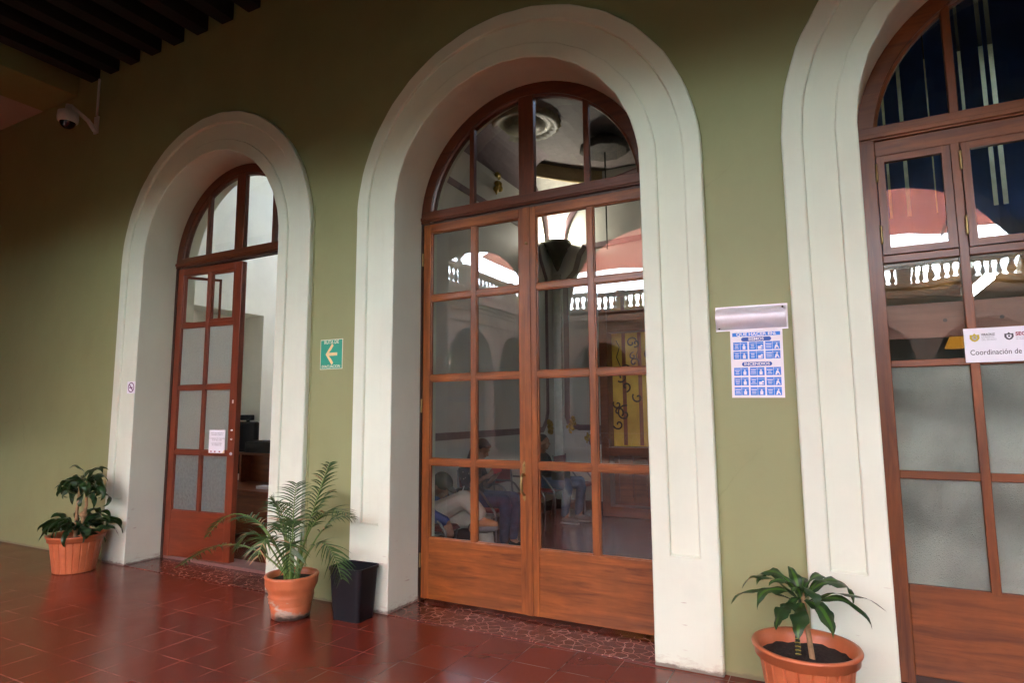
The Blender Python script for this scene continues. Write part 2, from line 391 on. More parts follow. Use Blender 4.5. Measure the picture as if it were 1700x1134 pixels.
BULB_E = emis("lit_warm_bulb", (1, .9, .72), 3)
AMBER_E = emis("glowing_amber", (1, .42, .05), .018)

# ------------------------------------------------------------------ ground and floors
b = MB(); b.box(-60, 60, -60, 40, -.6, -.05); b.build("ground", plain("packed_ground", (.12, .10, .08), .9), None)['kind'] = 'structure'
b = MB(); b.box(-16, 12, -5.05, .42, -.05, 0); o = b.build("corridor_floor", TILES); o['kind'] = 'structure'
b = MB(); b.box(-16, 12, -40, -5.05, -.05, -.012); o = b.build("courtyard_pavement", plain("courtyard_stone", (.03, .032, .022), .8)); o['kind'] = 'structure'
b = MB(); b.box(-12, 8, .42, 9, -.05, -.004); o = b.build("indoor_floor", TILES); o['kind'] = 'structure'

# ------------------------------------------------------------------ corridor wall with three arched openings
XC = [-3.3102, 0, 3.2416, 6.52]
HS, WI, WO, G2, G1 = 3.0882, 1.0, 1.392, 1.1065, 1.285
WY, WB = .045, .60       # green face and room side of the wall
wall = empty("corridor_wall", (0, WY, 0), 0, "long olive green plaster wall pierced by the cream rimmed arches", "wall")
def to_local(o, root): o.location = Vector(o.location)-root.location; return o
def arched_sheet(mb, y, x0, x1, z1, w_, flip=False, mat=0, hs=HS, z0=0, xcs=XC):
    xs = x0
    for xc in xcs:
        N = 28
        mb.add([(xs, y, z0), (xc-w_, y, z0), (xc-w_, y, hs), (xc-w_, y, z1), (xs, y, z1)], [(0, 1, 2, 3, 4)], mat)
        pts = [(xc-w_*math.cos(PI*i/N), hs+w_*math.sin(PI*i/N)) for i in range(N+1)]
        for (a, za), (c, zc) in zip(pts[:-1], pts[1:]): mb.add([(a, y, za), (c, y, zc), (c, y, z1), (a, y, z1)], [(0, 1, 2, 3)], mat)
        xs = xc+w_
    mb.add([(xs, y, z0), (x1, y, z0), (x1, y, z1), (xs, y, z1)], [(0, 1, 2, 3)], mat)
b = MB(); arched_sheet(b, WY, -16, 12, 6.2, WO-.03)
arched_sheet(b, WB, -16, 12, 6.2, WI+.004, mat=1)
b.add([(-16, WY, 6.2), (12, WY, 6.2), (12, WB, 6.2), (-16, WB, 6.2)], [(0, 1, 2, 3)], 0)
o = b.build("plaster_face", [GREEN, ROOM2_W], wall); to_local(o, wall)
PROF = [(WI, WB+.002), (WI, .006), (WI+.006, 0), (G2-.003, 0), (G2+.003, .004), (G2+.006, .021), (G1-.008, .021), (G1-.003, .004), (G1+.004, 0), (WO-.008, 0), (WO, .008), (WO, WY+.05)]
def surround(xc):
    b = MB(); N = 56; path = []
    for z in (0, .02, .645): path.append((-1, 0, z))
    for i in range(N+1):
        a = PI*i/N; path.append((-math.cos(a), math.sin(a), HS))
    for z in (.645, .02, 0): path.append((1, 0, z))
    vs = []; rnd = random.Random(int(xc*10))
    for i, (c, s, z) in enumerate(path):
        j = .0022*math.sin(i*1.7+xc)+.0016*rnd.uniform(-1, 1)
        for k, (r, y) in enumerate(PROF):
            rr = r+(j if 0 < k < 11 else 0); vs.append((xc+c*rr, y, z+s*rr))
    K = len(PROF)
    for i in range(len(path)-1):
        for k in range(K-1):
            f = (i*K+k, i*K+k+1, (i+1)*K+k+1, (i+1)*K+k)
            b.add([vs[q] for q in f], [(0, 1, 2, 3)], 1 if k == 0 else 0)
    for s in (-1, 1):   # the raised plinth below the sunk strip
        x0, x1 = xc+s*(G2-.006), xc+s*(G1+.006)
        xa, xb = min(x0, x1), max(x0, x1)
        b.add([(xa, .0004, 0), (xb, .0004, 0), (xb, .0004, .635), (xa, .0004, .635)], [(0, 1, 2, 3)], 0)
        b.add([(xa, .0004, .635), (xb, .0004, .635), (xb, .0225, .648), (xa, .0225, .648)], [(0, 1, 2, 3)], 0)
    o = b.build("arch_surround", [CREAM, REVEAL], wall)
    me = o.data; bm = bmesh.new(); bm.from_mesh(me); bmesh.ops.remove_doubles(bm, verts=bm.verts, dist=.00005)
    for f in bm.faces:
        f.smooth = f.calc_center_median().z > HS
    bmesh.ops.recalc_face_normals(bm, faces=bm.faces)
    for f in bm.faces:
        if abs(f.calc_center_median().y-.0004) < .0001 and f.normal.y > 0: f.normal_flip()
    for e in bm.edges:
        if len(e.link_faces) == 2 and e.calc_face_angle(0) > R(25): e.smooth = False
    bm.to_mesh(me); bm.free()
    to_local(o, wall); return o
for xc in XC[:3]: surround(xc)
# hairline painted cable beside the first arch
b = MB(); b.tube([(-1.905, .043, 3.3), (-1.90, .043, 2.2), (-1.895, .043, 1.0), (-1.893, .043, .05)], .006, 6)
tag(b.build("painted_cable", GREEN), "thin painted over cable running down the green wall beside the open door arch", "cable")
for i, xc in enumerate(XC[:3]):
    b = MB(); b.box(xc-WI+.002, xc+WI-.002, -.002, .385, -.04, .004); b.build("threshold", TERR, wall).location = (0, -WY, 0)
b = MB(); b.box(XC[0]-WI+.002, XC[0]+WI-.002, .385, .60, -.04, .035); b.build("door_sill", plain("worn_sill_stone", (.16, .09, .08), .4), wall, .004).location = (0, -WY, 0)

# ------------------------------------------------------------------ doors
DY0, DY1 = .374, .418
ROWS = [(.497, 1.076), (1.120, 1.753), (1.797, 2.423), (2.467, 3.005)]
def arc_poly(x0, x1, r, z0, n=14):
    pts = [(x0, z0), (x1, z0)]
    for i in range(n+1):
        x = x1+(x0-x1)*i/n; pts.append((x, HS+math.sqrt(max(0, r*r-x*x))))
    return pts
def fanlight(root, wm, gm, bigw=.065):
    b = MB(); N = 40; ro, ri = .998, .905
    for i in range(N):
        a0, a1 = PI*i/N, PI*(i+1)/N
        P = lambda r, a, y: (-r*math.cos(a), y, HS+r*math.sin(a))
        y0, y1 = DY0-.010, DY1+.01
        q = [P(ro, a0, y0), P(ri, a0, y0), P(ri, a1, y0), P(ro, a1, y0), P(ro, a0, y1), P(ri, a0, y1), P(ri, a1, y1), P(ro, a1, y1)]
        b.add(q, [(0, 1, 2, 3), (4, 7, 6, 5), (1, 5, 6, 2)], 0)
        q = [P(ri+.002, a0, y0+.012), P(ri-.018, a0, y0+.020), P(ri-.018, a1, y0+.020), P(ri+.002, a1, y0+.012), P(ri-.018, a0, y1), P(ri-.018, a1, y1)]
        b.add(q, [(0, 1, 2, 3), (1, 4, 5, 2)], 0)
    b.box(-.994, .994, DY0-.012, DY1+.01, 3.100, 3.190, 0); b.box(-.994, .994, DY0-.026, DY0-.012, 3.112, 3.142, 0)
    b.box(-bigw, bigw, DY0-.004, DY1+.006, 3.19, HS+ri+.01, 1)
    for s in (-1, 1): b.box(s*.5-.022, s*.5+.022, DY0, DY1, 3.19, HS+math.sqrt(ri*ri-.478**2), 1)
    o = b.build("fanlight", wm, root, .004)
    for x0, x1 in ((-.9, -.520), (-.480, -bigw), (bigw, .480), (.520, .9)):
        g = MB(); g.prism(arc_poly(x0-.004, x1+.004, ri+.006, 3.186), .396, .400); g.build("glass_pane", gm, o)
    return o
def leaf_mesh(W, st0, st1, mid, wm, rows=ROWS, bottom=.03, panel=.497, sash=None, strip=None):
    """leaf in local coords: x 0..W, y 0..T; glass columns left and right of mid"""
    T = .044; b = MB()
    b.box(0, st0, 0, T, bottom, 3.078, 1); b.box(W-st1, W, 0, T, bottom, 3.078, 1)
    b.box(st0, W-st1, 0, T, 3.005, 3.078, 0)
    b.box(st0, W-st1, .003, T-.003, bottom, panel, 0)
    b.box(mid-.022, mid+.022, .002, T, panel, 3.005, 1)
    for (a, c), (d, e) in zip(rows[:-1], rows[1:]):
        b.box(st0, mid-.022, .0025, T, c, d, 0); b.box(mid+.022, W-st1, .0025, T, c, d, 0)
    if strip: b.box(strip[0], strip[1], -.010, -.0002, bottom, 3.078, 1)
    # thin glazing beads round each pane
    for (z0, z1) in rows:
        for x0, x1 in ((st0, mid-.022), (mid+.022, W-st1)):
            for (xa, xb, za, zb) in ((x0, x0+.010, z0, z1), (x1-.010, x1, z0, z1), (x0+.010, x1-.010, z0, z0+.010), (x0+.010, x1-.010, z1-.010, z1)):
                b.box(xa, xb, .009, T-.009, za, zb, 1 if zb-za > xb-xa else 0)
    return b
def panes(leaf, W, st0, st1, mid, mats, rows=ROWS, T=.044, skip=()):
    rnd = random.Random(W*1000)
    for ri, (z0, z1) in enumerate(rows):
        for ci, (x0, x1) in enumerate(((st0, mid-.022), (mid+.022, W-st1))):
            if (ri, ci) in skip: continue
            g = MB(); xm, zm = (x0+x1)/2, (z0+z1)/2; hx, hz = (x1-x0)/2-.003, (z1-z0)/2-.003
            g.box(-hx, hx, -.002, .002, -hz, hz)
            m = mats[ri] if isinstance(mats, list) else mats
            o = g.build("glass_pane", m, leaf); o.location = (xm, T/2, zm)
            o.rotation_euler = (R(rnd.uniform(-.12, .12)), 0, R(rnd.uniform(-.12, .12)))
def jamb(root, wm, w_=.014):
    b = MB()
    for s in (-1, 1): b.box(s*.9985, s*(1-w_), DY0-.004, DY1+.03, .004, 3.098, 1)
    b.box(-.985, .985, DY0+.012, DY1+.03, 3.082, 3.0995, 0)
    return b.build("door_frame", wm, root)

# middle door: both leaves closed
d2 = empty("arched_door", (0, 0, 0), 0, "closed double door of orange brown wood with clear panes and brass pull, in the middle arch", "door", "arched wooden doors")
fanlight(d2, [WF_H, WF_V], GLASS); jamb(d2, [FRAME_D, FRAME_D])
l = leaf_mesh(.960, .072, .058, .452+.038, [W_H, W_V]).build("door_leaf", [W_H, W_V], d2, .0035); l.location = (-.974, DY0, 0)
panes(l, .960, .072, .058, .490, GLASS)
h = MB()
h.prism([(-.016, 1.02), (.016, 1.02), (.016, 1.115), (0, 1.142), (-.016, 1.115)], -.004, 0)
h.tube([(0, -.004, 1.035), (0, -.035, 1.045), (0, -.052, 1.02), (0, -.056, .97), (0, -.046, .915), (0, -.02, .895), (0, -.004, .893)], [.010, .011, .009, .011, .0095, .008, .009], 10)
h.prism([(0, .845), (.016, .872), (.012, .888), (0, .902), (-.012, .888), (-.016, .872)], -.004, 0)
h.ball((0, -.006, 1.108), .007, 8)
o = h.build("pull_handle", BRASS, l, .001); o.location = (.960-.024, -.0002, -.01)
l = leaf_mesh(.990, .082, .06, .082+.42+.022, [W_H, W_V], strip=(-.018, .036)).build("door_leaf", [W_H, W_V], d2, .0035); l.location = (-.010, DY0+.001, 0)
panes(l, .990, .082, .06, .524, GLASS)
k = MB(); k.lathe([(.012, 0), (.012, .003), (.004, .004), (.004, .006)], n=14); o = k.build("lock_plate", BRASS, l); o.location = (.008, -.0105, 2.79); o.rotation_euler = (PI/2, 0, 0)

def hinges(parent, x, y, zs):
    for z in zs:
        h = MB(); h.tube([(0, 0, -.045), (0, 0, .045)], .0075, 8); h.ball((0, 0, .049), .009, 8); h.ball((0, 0, -.049), .009, 8)
        h.build("hinge", BRASS, parent).location = (x, y, z)
hinges(d2, -.980, DY0-.004, (.32, 1.55, 2.78)); hinges(d2, .983, DY0-.004, (.32, 1.55, 2.78))
# left door: one leaf pulled open a little, the other folded back into the room
d1 = empty("arched_door", (XC[0], 0, 0), 0, "half open reddish wood door with hammered glass and a paper notice, in the leftmost arch", "door", "arched wooden doors")
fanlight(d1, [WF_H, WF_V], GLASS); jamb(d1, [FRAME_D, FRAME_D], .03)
LW, LM = .955, .475
l = leaf_mesh(LW, .085, .095, LM, None).build("door_leaf", [W1_H, W1_V], d1, .0035); l.location = (-.968, DY0+.004, 0); l.rotation_euler.z = R(3.6)
panes(l, LW, .085, .095, LM, [FROST1B, FROST1, FROST1, GLASS], skip=((3, 0), (3, 1)))
def sash(name, parent, x0, x1, z0, z1, fw_, wm, gm, T=.03, ang=0, y=.01):
    b = MB(); W = x1-x0; H_ = z1-z0
    b.box(0, fw_, 0, T, 0, H_, 1); b.box(W-fw_, W, 0, T, 0, H_, 1); b.box(fw_, W-fw_, 0, T, 0, fw_, 0); b.box(fw_, W-fw_, 0, T, H_-fw_, H_, 0)
    b.box(fw_-.001, W-fw_+.001, T/2-.002, T/2+.002, fw_-.001, H_-fw_+.001, 2)
    o = b.build(name, [*wm, gm], parent); o.location = (x0, y, z0); o.rotation_euler.z = ang; return o
z0, z1 = ROWS[3]
sash("casement", l, .087, LM-.024, z0+.002, z1-.002, .026, [W1_H, W1_V], GLASS, ang=R(52), y=.02)
sash("casement", l, LM+.024, LW-.097, z0+.002, z1-.002, .026, [W1_H, W1_V], GLASS, y=.006)
b = MB(); b.box(LW-.012, LW+.002, .040, .062, .03, 3.078, 1); b.build("meeting_strip", [W1_H, W1_V], l, .003)
for zz, rr in ((1.33, .010), (1.24, .010), (1.095, .017)):
    k = MB(); k.lathe([(rr, 0), (rr*.9, .004), (rr*.55, .006), (rr*.6, .012), (rr*.3, .016), (.0001, .016)], n=14); o = k.build("latch_knob", METAL, l); o.location = (LW-.04, 0, zz); o.rotation_euler = (PI/2, 0, 0)
b = MB(); b.box(LW-.055, LW-.035, -.001, -.0002, 1.60, 1.635); b.build("keyhole_patch", WHITE_G, l)
# the notice taped on this leaf
nt1 = empty("paper_notice", (0, 0, 0), 0, "white paper notice taped to the hammered glass of the half open door", "notice")
nt1.matrix_world = Matrix.Translation((XC[0]-.968, DY0+.004, 0)) @ Matrix.Rotation(R(3.6), 4, 'Z')
b = MB(); b.box(.600, .826, -.0022, -.0006, 1.098, 1.332); b.build("paper_sheet", PAPER, nt1)
for i, (t, zz) in enumerate((("AVISO DE ATENCION A", 1.30), ("USUARIOS Y PUBLICO", 1.283), ("EL HORARIO DE ATENCION", 1.245), ("ES DE 9:00 A 15:00", 1.228), ("USO OBLIGATORIO", 1.195), ("DE CUBREBOCAS", 1.178))):
    text_mesh("notice_print", t, .017, PRINT_G, nt1, (.713, -.0028, zz))
for x in (.625, .68, .745):
    b = MB(); b.box(x, x+.022, -.003, -.0024, 1.108, 1.120); b.build("notice_logo", PRINT_R, nt1)
b = MB(); b.prism([(.79, 1.099), (.825, 1.099), (.825, 1.135)], -.003, -.0024); b.build("corner_mark", SIGN_Y, nt1)
# second leaf, open into the room against the jamb
l = leaf_mesh(LW, .085, .085, LM, None).build("door_leaf", [W1_H, W1_V], d1, .0035); l.location = (.968, DY1+.004, 0); l.rotation_euler.z = R(86)
panes(l, LW, .085, .085, LM, [FROST1B, FROST1, FROST1, GLASS])

# right door: dark framed, hinged top casements, frosted lower panes
d3 = empty("arched_door", (XC[2], 0, 0), 0, "dark brown framed door with frosted lower panes behind the white office sign, in the rightmost arch", "door", "arched wooden doors")
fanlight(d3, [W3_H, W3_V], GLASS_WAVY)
b = MB(); y0, y1 = DY0, DY1+.01
for s in (-1, 1): b.box(s*.9985, s*.905, y0, y1, .004, 3.098, 1)
for xc2 in (-.513, .0, .513): b.box(xc2-(.022 if xc2 else .04), xc2+(.022 if xc2 else .04), y0+.002, y1, .515, 3.02, 1)
b.box(-.905, .905, y0+.001, y1, 3.005, 3.098, 0)
R3 = [(.530, 1.105), (1.150, 1.735), (1.775, 2.350), (2.395, 3.005)]
for (a, c), (d, e) in zip(R3[:-1], R3[1:]):
    for x0, x1 in ((-.905, -.535), (-.491, -.04), (.04, .491), (.535, .905)): b.box(x0, x1, y0+.003, y1, c, d, 0)
b.box(-.905, -.04, y0+.004, y1, .05, .530, 0); b.box(.04, .905, y0+.004, y1, .05, .530, 0); b.box(-.04, .04, y0-.004, y1, .05, .53, 1)
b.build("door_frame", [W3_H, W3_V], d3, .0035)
b = MB(); b.box(-.998, .998, y0+.02, y1+.05, .004, .045); b.build("kick_board", FRAME_D, d3)
for ri, (z0, z1) in enumerate(R3):
    for x0, x1 in ((-.905, -.535), (-.491, -.04), (.04, .491), (.535, .905)):
        if ri == 3:
            sash("casement", d3, x0+.004, x1-.004, z0+.004, z1-.004, .040, [W3_H, W3_V], GLASS_WAVY, .034, 0, y0-.006)
        else:
            g = MB(); hx, hz = (x1-x0)/2-.001, (z1-z0)/2-.001; g.box(-hx, hx, -.002, .002, -hz, hz)
            g.build("glass_pane", FROST3 if ri < 2 else GLASS_WAVY, d3).location = ((x0+x1)/2, .398, (z0+z1)/2)
hinges(d3, -.903, DY0-.010, (2.52, 2.90)); hinges(d3, -.493, DY0-.010, (2.52, 2.90))
# board screwed across behind the clear panes
b = MB(); b.box(XC[2]-.93, XC[2]+.93, .455, .475, 1.905, 2.105)
for x in (-.62, -.36, .35, .7): b.tube([(XC[2]+x, .4550, 2.0), (XC[2]+x, .4538, 2.0)], .011, 10, 1)
tag(b.build("pine_board", [PLANK, FRAME_D]), "reddish pine board fixed across behind the clear panes of the rightmost door", "board")

# ------------------------------------------------------------------ signs on the wall
def disc(mb, cx, cz, r, y0, y1, n=20, mat=0): mb.prism([(cx+r*math.cos(2*PI*i/n), cz+r*math.sin(2*PI*i/n)) for i in range(n)], y0, y1, 'y', mat)
def fig(mb, cx, cz, s, y0, y1):      # small standing figure
    disc(mb, cx, cz+s*.33, s*.13, y0, y1); mb.prism([(cx-s*.22, cz-s*.45), (cx+s*.22, cz-s*.45), (cx+s*.25, cz+s*.12), (cx+s*.1, cz+s*.18), (cx-s*.1, cz+s*.18), (cx-s*.25, cz+s*.12)], y0, y1)
ev = empty("evacuation_sign", (-1.669, WY, 1.985), 0, "green evacuation route sign with a yellow left arrow on the green wall", "sign")
b = MB(); b.box(-.124, .124, -.0030, -.0005, -.126, .126); b.build("sign_border", SIGN_C, ev)
b = MB(); b.box(-.118, .118, -.0042, -.0031, -.120, .120); b.build("sign_panel", SIGN_G, ev)
b = MB(); b.prism([(-.062, 0), (.008, .055+.035), (.024, .072), (.0, .040), (-.028, .013), (.066, .013), (.066, -.013), (-.028, -.013), (0, -.040), (.024, -.072), (.008, -.09)], -.0058, -.0043); b.build("left_arrow", SIGN_Y, ev)
text_mesh("sign_lettering", "RUTA DE", .042, SIGN_C, ev, (0, -.0052, .101), bold=.0006, xs=.95)
text_mesh("sign_lettering", "EVACUACION", .034, SIGN_C, ev, (0, -.0052, -.104), bold=.0006, xs=.95)
po = empty("safety_poster", (1.646, WY, 1.764), R(0), "white and blue earthquake and fire instructions poster on the green wall", "poster")
po.rotation_euler.y = R(.8)
PW, PH = .286/2, .395/2
b = MB(); b.box(-PW, PW, -.0014, -.0003, -PH, PH); b.build("poster_sheet", PAPER, po)
b = MB(); b.box(-PW+.012, PW-.012, -.0024, -.0015, PH-.034, PH-.012); b.build("title_band", PRINT_B, po)
text_mesh("poster_title", "QUE HACER EN:", .024, PAPER, po, (0, -.0030, PH-.023), bold=.0007, xs=1.25)
for t, zz in (("SISMOS", PH-.052), ("INCENDIOS", -.001)):
    b = MB(); b.box(-.07, .07, -.0024, -.0015, zz-.012, zz+.012); disc(b, -.07, zz, .012, -.0023, -.0015); disc(b, .07, zz, .012, -.0023, -.0015); b.build("heading_pill", PRINT_N, po)
    text_mesh("poster_heading", t, .022, PAPER, po, (0, -.0030, zz), bold=.0006, xs=1.2)
rnd = random.Random(4)
rows_z = [PH-.092, PH-.146, -.045, -.103, -.160]
for ri, zz in enumerate(rows_z):
    for ci in range(3):
        cx = -.088+.088*ci; cells = MB(); white = MB()
        cells.box(cx-.0395, cx+.0395, -.0019, -.0015, zz+.0155, zz+.0235); cells.box(cx-.0395, cx+.0395, -.0019, -.0015, zz-.023, zz+.0135)
        cells.box(cx-.0395, cx+.0395, -.00185, -.0015, zz+.0134, zz+.0156)
        co_ = cells.build("instruction_box", PRINT_B, po)
        fx = cx+.0205; k = (ri*3+ci)
        white.box(cx-.0395, cx+.0395, -.0024, -.00195, zz+.0138, zz+.0152); white.box(cx-.0008, cx+.0008, -.00241, -.00195, zz-.023, zz+.0235)
        if k % 3 == 0 or k in (7, 13): fig(white, fx, zz-.004, .034, -.0032, -.0020)
        elif k % 3 == 1: white.box(fx-.012, fx+.004, -.0032, -.0020, zz-.020, zz-.002); disc(white, fx+.008, zz-.002, .006, -.0032, -.0020); white.box(fx+.0041, fx+.013, -.0032, -.0020, zz-.018, zz-.012)
        else: white.prism([(fx-.012, zz-.02), (fx-.004, zz-.02), (fx+.002, zz-.008), (fx+.010, zz-.02), (fx+.014, zz-.018), (fx+.006, zz), (fx+.002, zz+.004), (fx-.006, zz+.002)], -.0032, -.0020); disc(white, fx+.002, zz+.009, .004, -.0032, -.0020)
        for q in range(3):
            hw = rnd.uniform(.008, .016); white.box(cx-.0205-hw, cx-.0205+hw, -.0032, -.0020, zz+.006-q*.010, zz+.0095-q*.010)
        white.build("pictogram", PAPER, co_)
# emergency light cover
el = empty("emergency_light", (1.626, WY, 2.036), 0, "curved brushed aluminium light cover fixed to the green wall above the poster", "wall light")
el.rotation_euler.y = R(0.8)
b = MB(); N = 12; H2, L2 = .068, .193
pr = [(-.058*math.sin(PI*i/N)**.8-.004, -H2+2*H2*i/N) for i in range(N+1)]
pr = [(0, -H2)]+pr+[(0, H2)]
b.prism([(y, z) for y, z in pr], -L2, L2, 'x'); o = b.build("curved_cover", METAL, el, .002)
b = MB(); b.box(-L2-.006, L2+.006, -.006, -.0005, -H2-.006, H2+.006); b.build("back_plate", METAL, el, .001)
for x, z, y in ((L2-.018, .050, -.040), (-L2+.016, -.058, -.022)):
    b = MB(); b.ball((x, y, z), (.006, .003, .006), 8); b.build("screw", FRAME_D, el)
# no smoking sticker
ns = empty("no_smoking_sticker", (-4.375, 0, 1.772), 0, "small purple and white no smoking sticker on the cream arch edge", "sticker")
b = MB(); b.box(-.068, .068, -.0012, -.0002, -.062, .062); b.build("sticker_sheet", PAPER, ns)
b = MB()
for i in range(24):
    a0, a1 = 2*PI*i/24, 2*PI*(i+1)/24; b.prism([(.052*math.cos(a0), .052*math.sin(a0)), (.052*math.cos(a1), .052*math.sin(a1)), (.042*math.cos(a1), .042*math.sin(a1)), (.042*math.cos(a0), .042*math.sin(a0))], -.0022, -.0013)
b.prism([(-.036, .028), (-.028, .036), (.036, -.028), (.028, -.036)], -.0026, -.0013); b.box(-.03, .025, -.0021, -.0013, -.008, .004); b.build("prohibition_mark", PURPLE, ns)
# office sign on the right door
sg = empty("office_sign", (2.686, DY0-.0065, 1.84), 0, "white office sign lettered Coordinación de, across the rightmost door", "sign")
b = MB(); b.box(0, .9, -.004, 0, -.094, .094); b.build("sign_board", PLAINW if False else PAPER, sg, .001)
text_mesh("sign_lettering", "Coordinación de Archivos", .040, PRINT_K, sg, (.022, -.0052, -.041), align='LEFT', bold=.0002, xs=.82)
text_mesh("sign_lettering", "VERACRUZ", .0165, PRINT_K, sg, (.078, -.0052, .056), align='LEFT', bold=.0004, xs=.72)
text_mesh("sign_lettering", "GOBIERNO", .0150, PRINT_G, sg, (.078, -.0052, .042), align='LEFT', xs=.75)
text_mesh("sign_lettering", "DEL ESTADO", .0150, PRINT_G, sg, (.078, -.0052, .028), align='LEFT', xs=.75)
text_mesh("sign_lettering", "SEGOB", .026, PRINT_R, sg, (.226, -.0052, .052), align='LEFT', bold=.0010)
text_mesh("sign_lettering", "Secretaría", .011, PRINT_G, sg, (.226, -.0052, .036), align='LEFT')
text_mesh("sign_lettering", "de Gobierno", .011, PRINT_G, sg, (.226, -.0052, .025), align='LEFT')
def crest(cx, cz, s, m1, m2, name):
    b = MB(); b.prism([(cx-s, cz+s*.75), (cx-s*.35, cz+s*.7), (cx, cz+s*1.15), (cx+s*.35, cz+s*.7), (cx+s, cz+s*.75), (cx+s*1.05, cz-s*.2), (cx+s*.6, cz-s*.85), (cx, cz-s*1.1), (cx-s*.6, cz-s*.85), (cx-s*1.05, cz-s*.2)], -.0056, -.0042, 'y', 0)
    b.prism([(cx-s*.55, cz+s*.4), (cx+s*.55, cz+s*.4), (cx+s*.55, cz-s*.25), (cx, cz-s*.75), (cx-s*.55, cz-s*.25)], -.0064, -.0057, 'y', 1)
    disc(b, cx, cz, s*.28, -.0072, -.0065, 12, 0); b.build(name, [m1, m2], sg)
crest(.048, .042, .021, PRINT_Y, PRINT_G, "gold_crest"); crest(.198, .042, .019, PRINT_K, PAPER, "grey_crest")

# ------------------------------------------------------------------ security camera
cc = empty("security_camera", (-5.46, WY, 4.90), 0, "white dome security camera on a wall arm under the ceiling beam", "security camera")
b = MB(); b.box(-.04, .04, -.02, 0, -.12, .09); b.tube([(0, -.02, -.09), (0, -.10, .0), (0, -.20, .05), (0, -.30, .095)], [.03, .026, .024, .026], 10); b.build("wall_arm", WHITE_P, cc, .003)
b = MB(); b.lathe([(.03, .10), (.035, .04), (.06, .03), (.10, .005), (.105, -.06), (.10, -.10), (.085, -.115)][::-1], (0, -.31, 0), 24); b.build("housing", WHITE_P, cc)
b = MB(); b.lathe([(.0001, -.185), (.035, -.178), (.062, -.155), (.078, -.12), (.08, -.105)], (0, -.31, 0), 24); b.build("smoked_dome", plain("smoked_acrylic", (.01, .01, .015), .1, bstr=0), cc)
b = MB(); b.tube([(-5.46, WY-.012, 5.00), (-5.46, WY-.012, 5.46)], .014, 8)
tag(b.build("conduit", WHITE_P), "thin white conduit rising from the security camera to the ceiling", "conduit")

# ------------------------------------------------------------------ corridor ceiling
ZB = 5.46
jr = []
for i in range(42):
    x = -5.55+i*.392
    if x > 9.5: break
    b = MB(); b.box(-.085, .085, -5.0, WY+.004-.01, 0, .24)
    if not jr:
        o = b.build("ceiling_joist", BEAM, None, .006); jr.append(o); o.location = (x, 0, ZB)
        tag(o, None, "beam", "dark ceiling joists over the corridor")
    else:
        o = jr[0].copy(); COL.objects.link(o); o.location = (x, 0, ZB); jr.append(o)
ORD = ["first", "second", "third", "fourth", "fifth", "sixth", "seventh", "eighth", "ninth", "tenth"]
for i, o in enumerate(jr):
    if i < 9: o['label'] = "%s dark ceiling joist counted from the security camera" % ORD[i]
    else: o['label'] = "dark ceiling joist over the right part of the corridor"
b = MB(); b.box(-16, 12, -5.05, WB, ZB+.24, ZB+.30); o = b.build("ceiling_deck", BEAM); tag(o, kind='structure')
b = MB(); b.box(-6.72, -5.93, -5.0, WY+.001, 5.365, ZB+.2405); tag(b.build("transverse_beam", GREEN, None, .01), "wide plastered green beam crossing the ceiling behind the security camera", "beam")
b = MB(); b.box(-12.2, -12.0, -5, WY, 0, 5.371); b.box(11.5, 11.7, -5, WY, 0, 5.45); tag(b.build('added_corridor_end', GREEN), kind='structure')  # end walls added out of view to keep stray sky light off the wall
b = MB(); b.box(-16, -6.721, -5.0, WY+.001, 5.372, 5.42); tag(b.build("ceiling_plaster", PINK_CEIL), kind='structure')

# ------------------------------------------------------------------ arcade between corridor and courtyard, courtyard wings
AX = [-.45+3.28*k for k in range(-1, 4)]
def column(mb, x, y, r, z1, mat=0):
    mb.box(x-r*1.35, x+r*1.35, y-r*1.35, y+r*1.35, 0, .12, mat)
    mb.lathe([(r*1.25, .12), (r*1.3, .16), (r*1.2, .2), (r*1.02, .24), (r*.88, z1-.34), (r*.9, z1-.32), (r*1.02, z1-.29), (r*.9, z1-.26), (r*1.0, z1-.2), (r*1.3, z1-.10)], (x, y, 0), 20, mat)
    mb.box(x-r*1.35, x+r*1.35, y-r*1.35, y+r*1.35, z1-.10, z1, mat)
def arcade(root, centers, x0, x1, y0, y1, rr, hs, ztop, mat):
    b = MB()
    for y in (y0, y1):
        xs = x0
        for xc in centers:
            N = 24; w_ = rr
            b.add([(xs, y, hs), (xc-w_, y, hs), (xc-w_, y, ztop), (xs, y, ztop)], [(0, 1, 2, 3)])
            pts = [(xc-w_*math.cos(PI*i/N), hs+w_*math.sin(PI*i/N)) for i in range(N+1)]
            for (a, za), (c, zc) in zip(pts[:-1], pts[1:]): b.add([(a, y, za), (c, y, zc), (c, y, ztop), (a, y, ztop)], [(0, 1, 2, 3)])
            xs = xc+w_
        b.add([(xs, y, hs), (x1, y, hs), (x1, y, ztop), (xs, y, ztop)], [(0, 1, 2, 3)])
    xs = x0
    for xc in centers:
        b.add([(xs, y0, hs), (xc-rr, y0, hs), (xc-rr, y1, hs), (xs, y1, hs)], [(0, 1, 2, 3)])
        N = 24; pts = [(xc-rr*math.cos(PI*i/N), hs+rr*math.sin(PI*i/N)) for i in range(N+1)]
        for (a, za), (c, zc) in zip(pts[:-1], pts[1:]): b.add([(a, y0, za), (c, y0, zc), (c, y1, zc), (a, y1, za)], [(0, 1, 2, 3)])
        xs = xc+rr
    b.add([(xs, y0, hs), (x1, y0, hs), (x1, y1, hs), (xs, y1, hs)], [(0, 1, 2, 3)])
    b.add([(x0, y0, ztop), (x1, y0, ztop), (x1, y1, ztop), (x0, y1, ztop)], [(0, 1, 2, 3)])
    return b.build("arched_wall", mat, root)
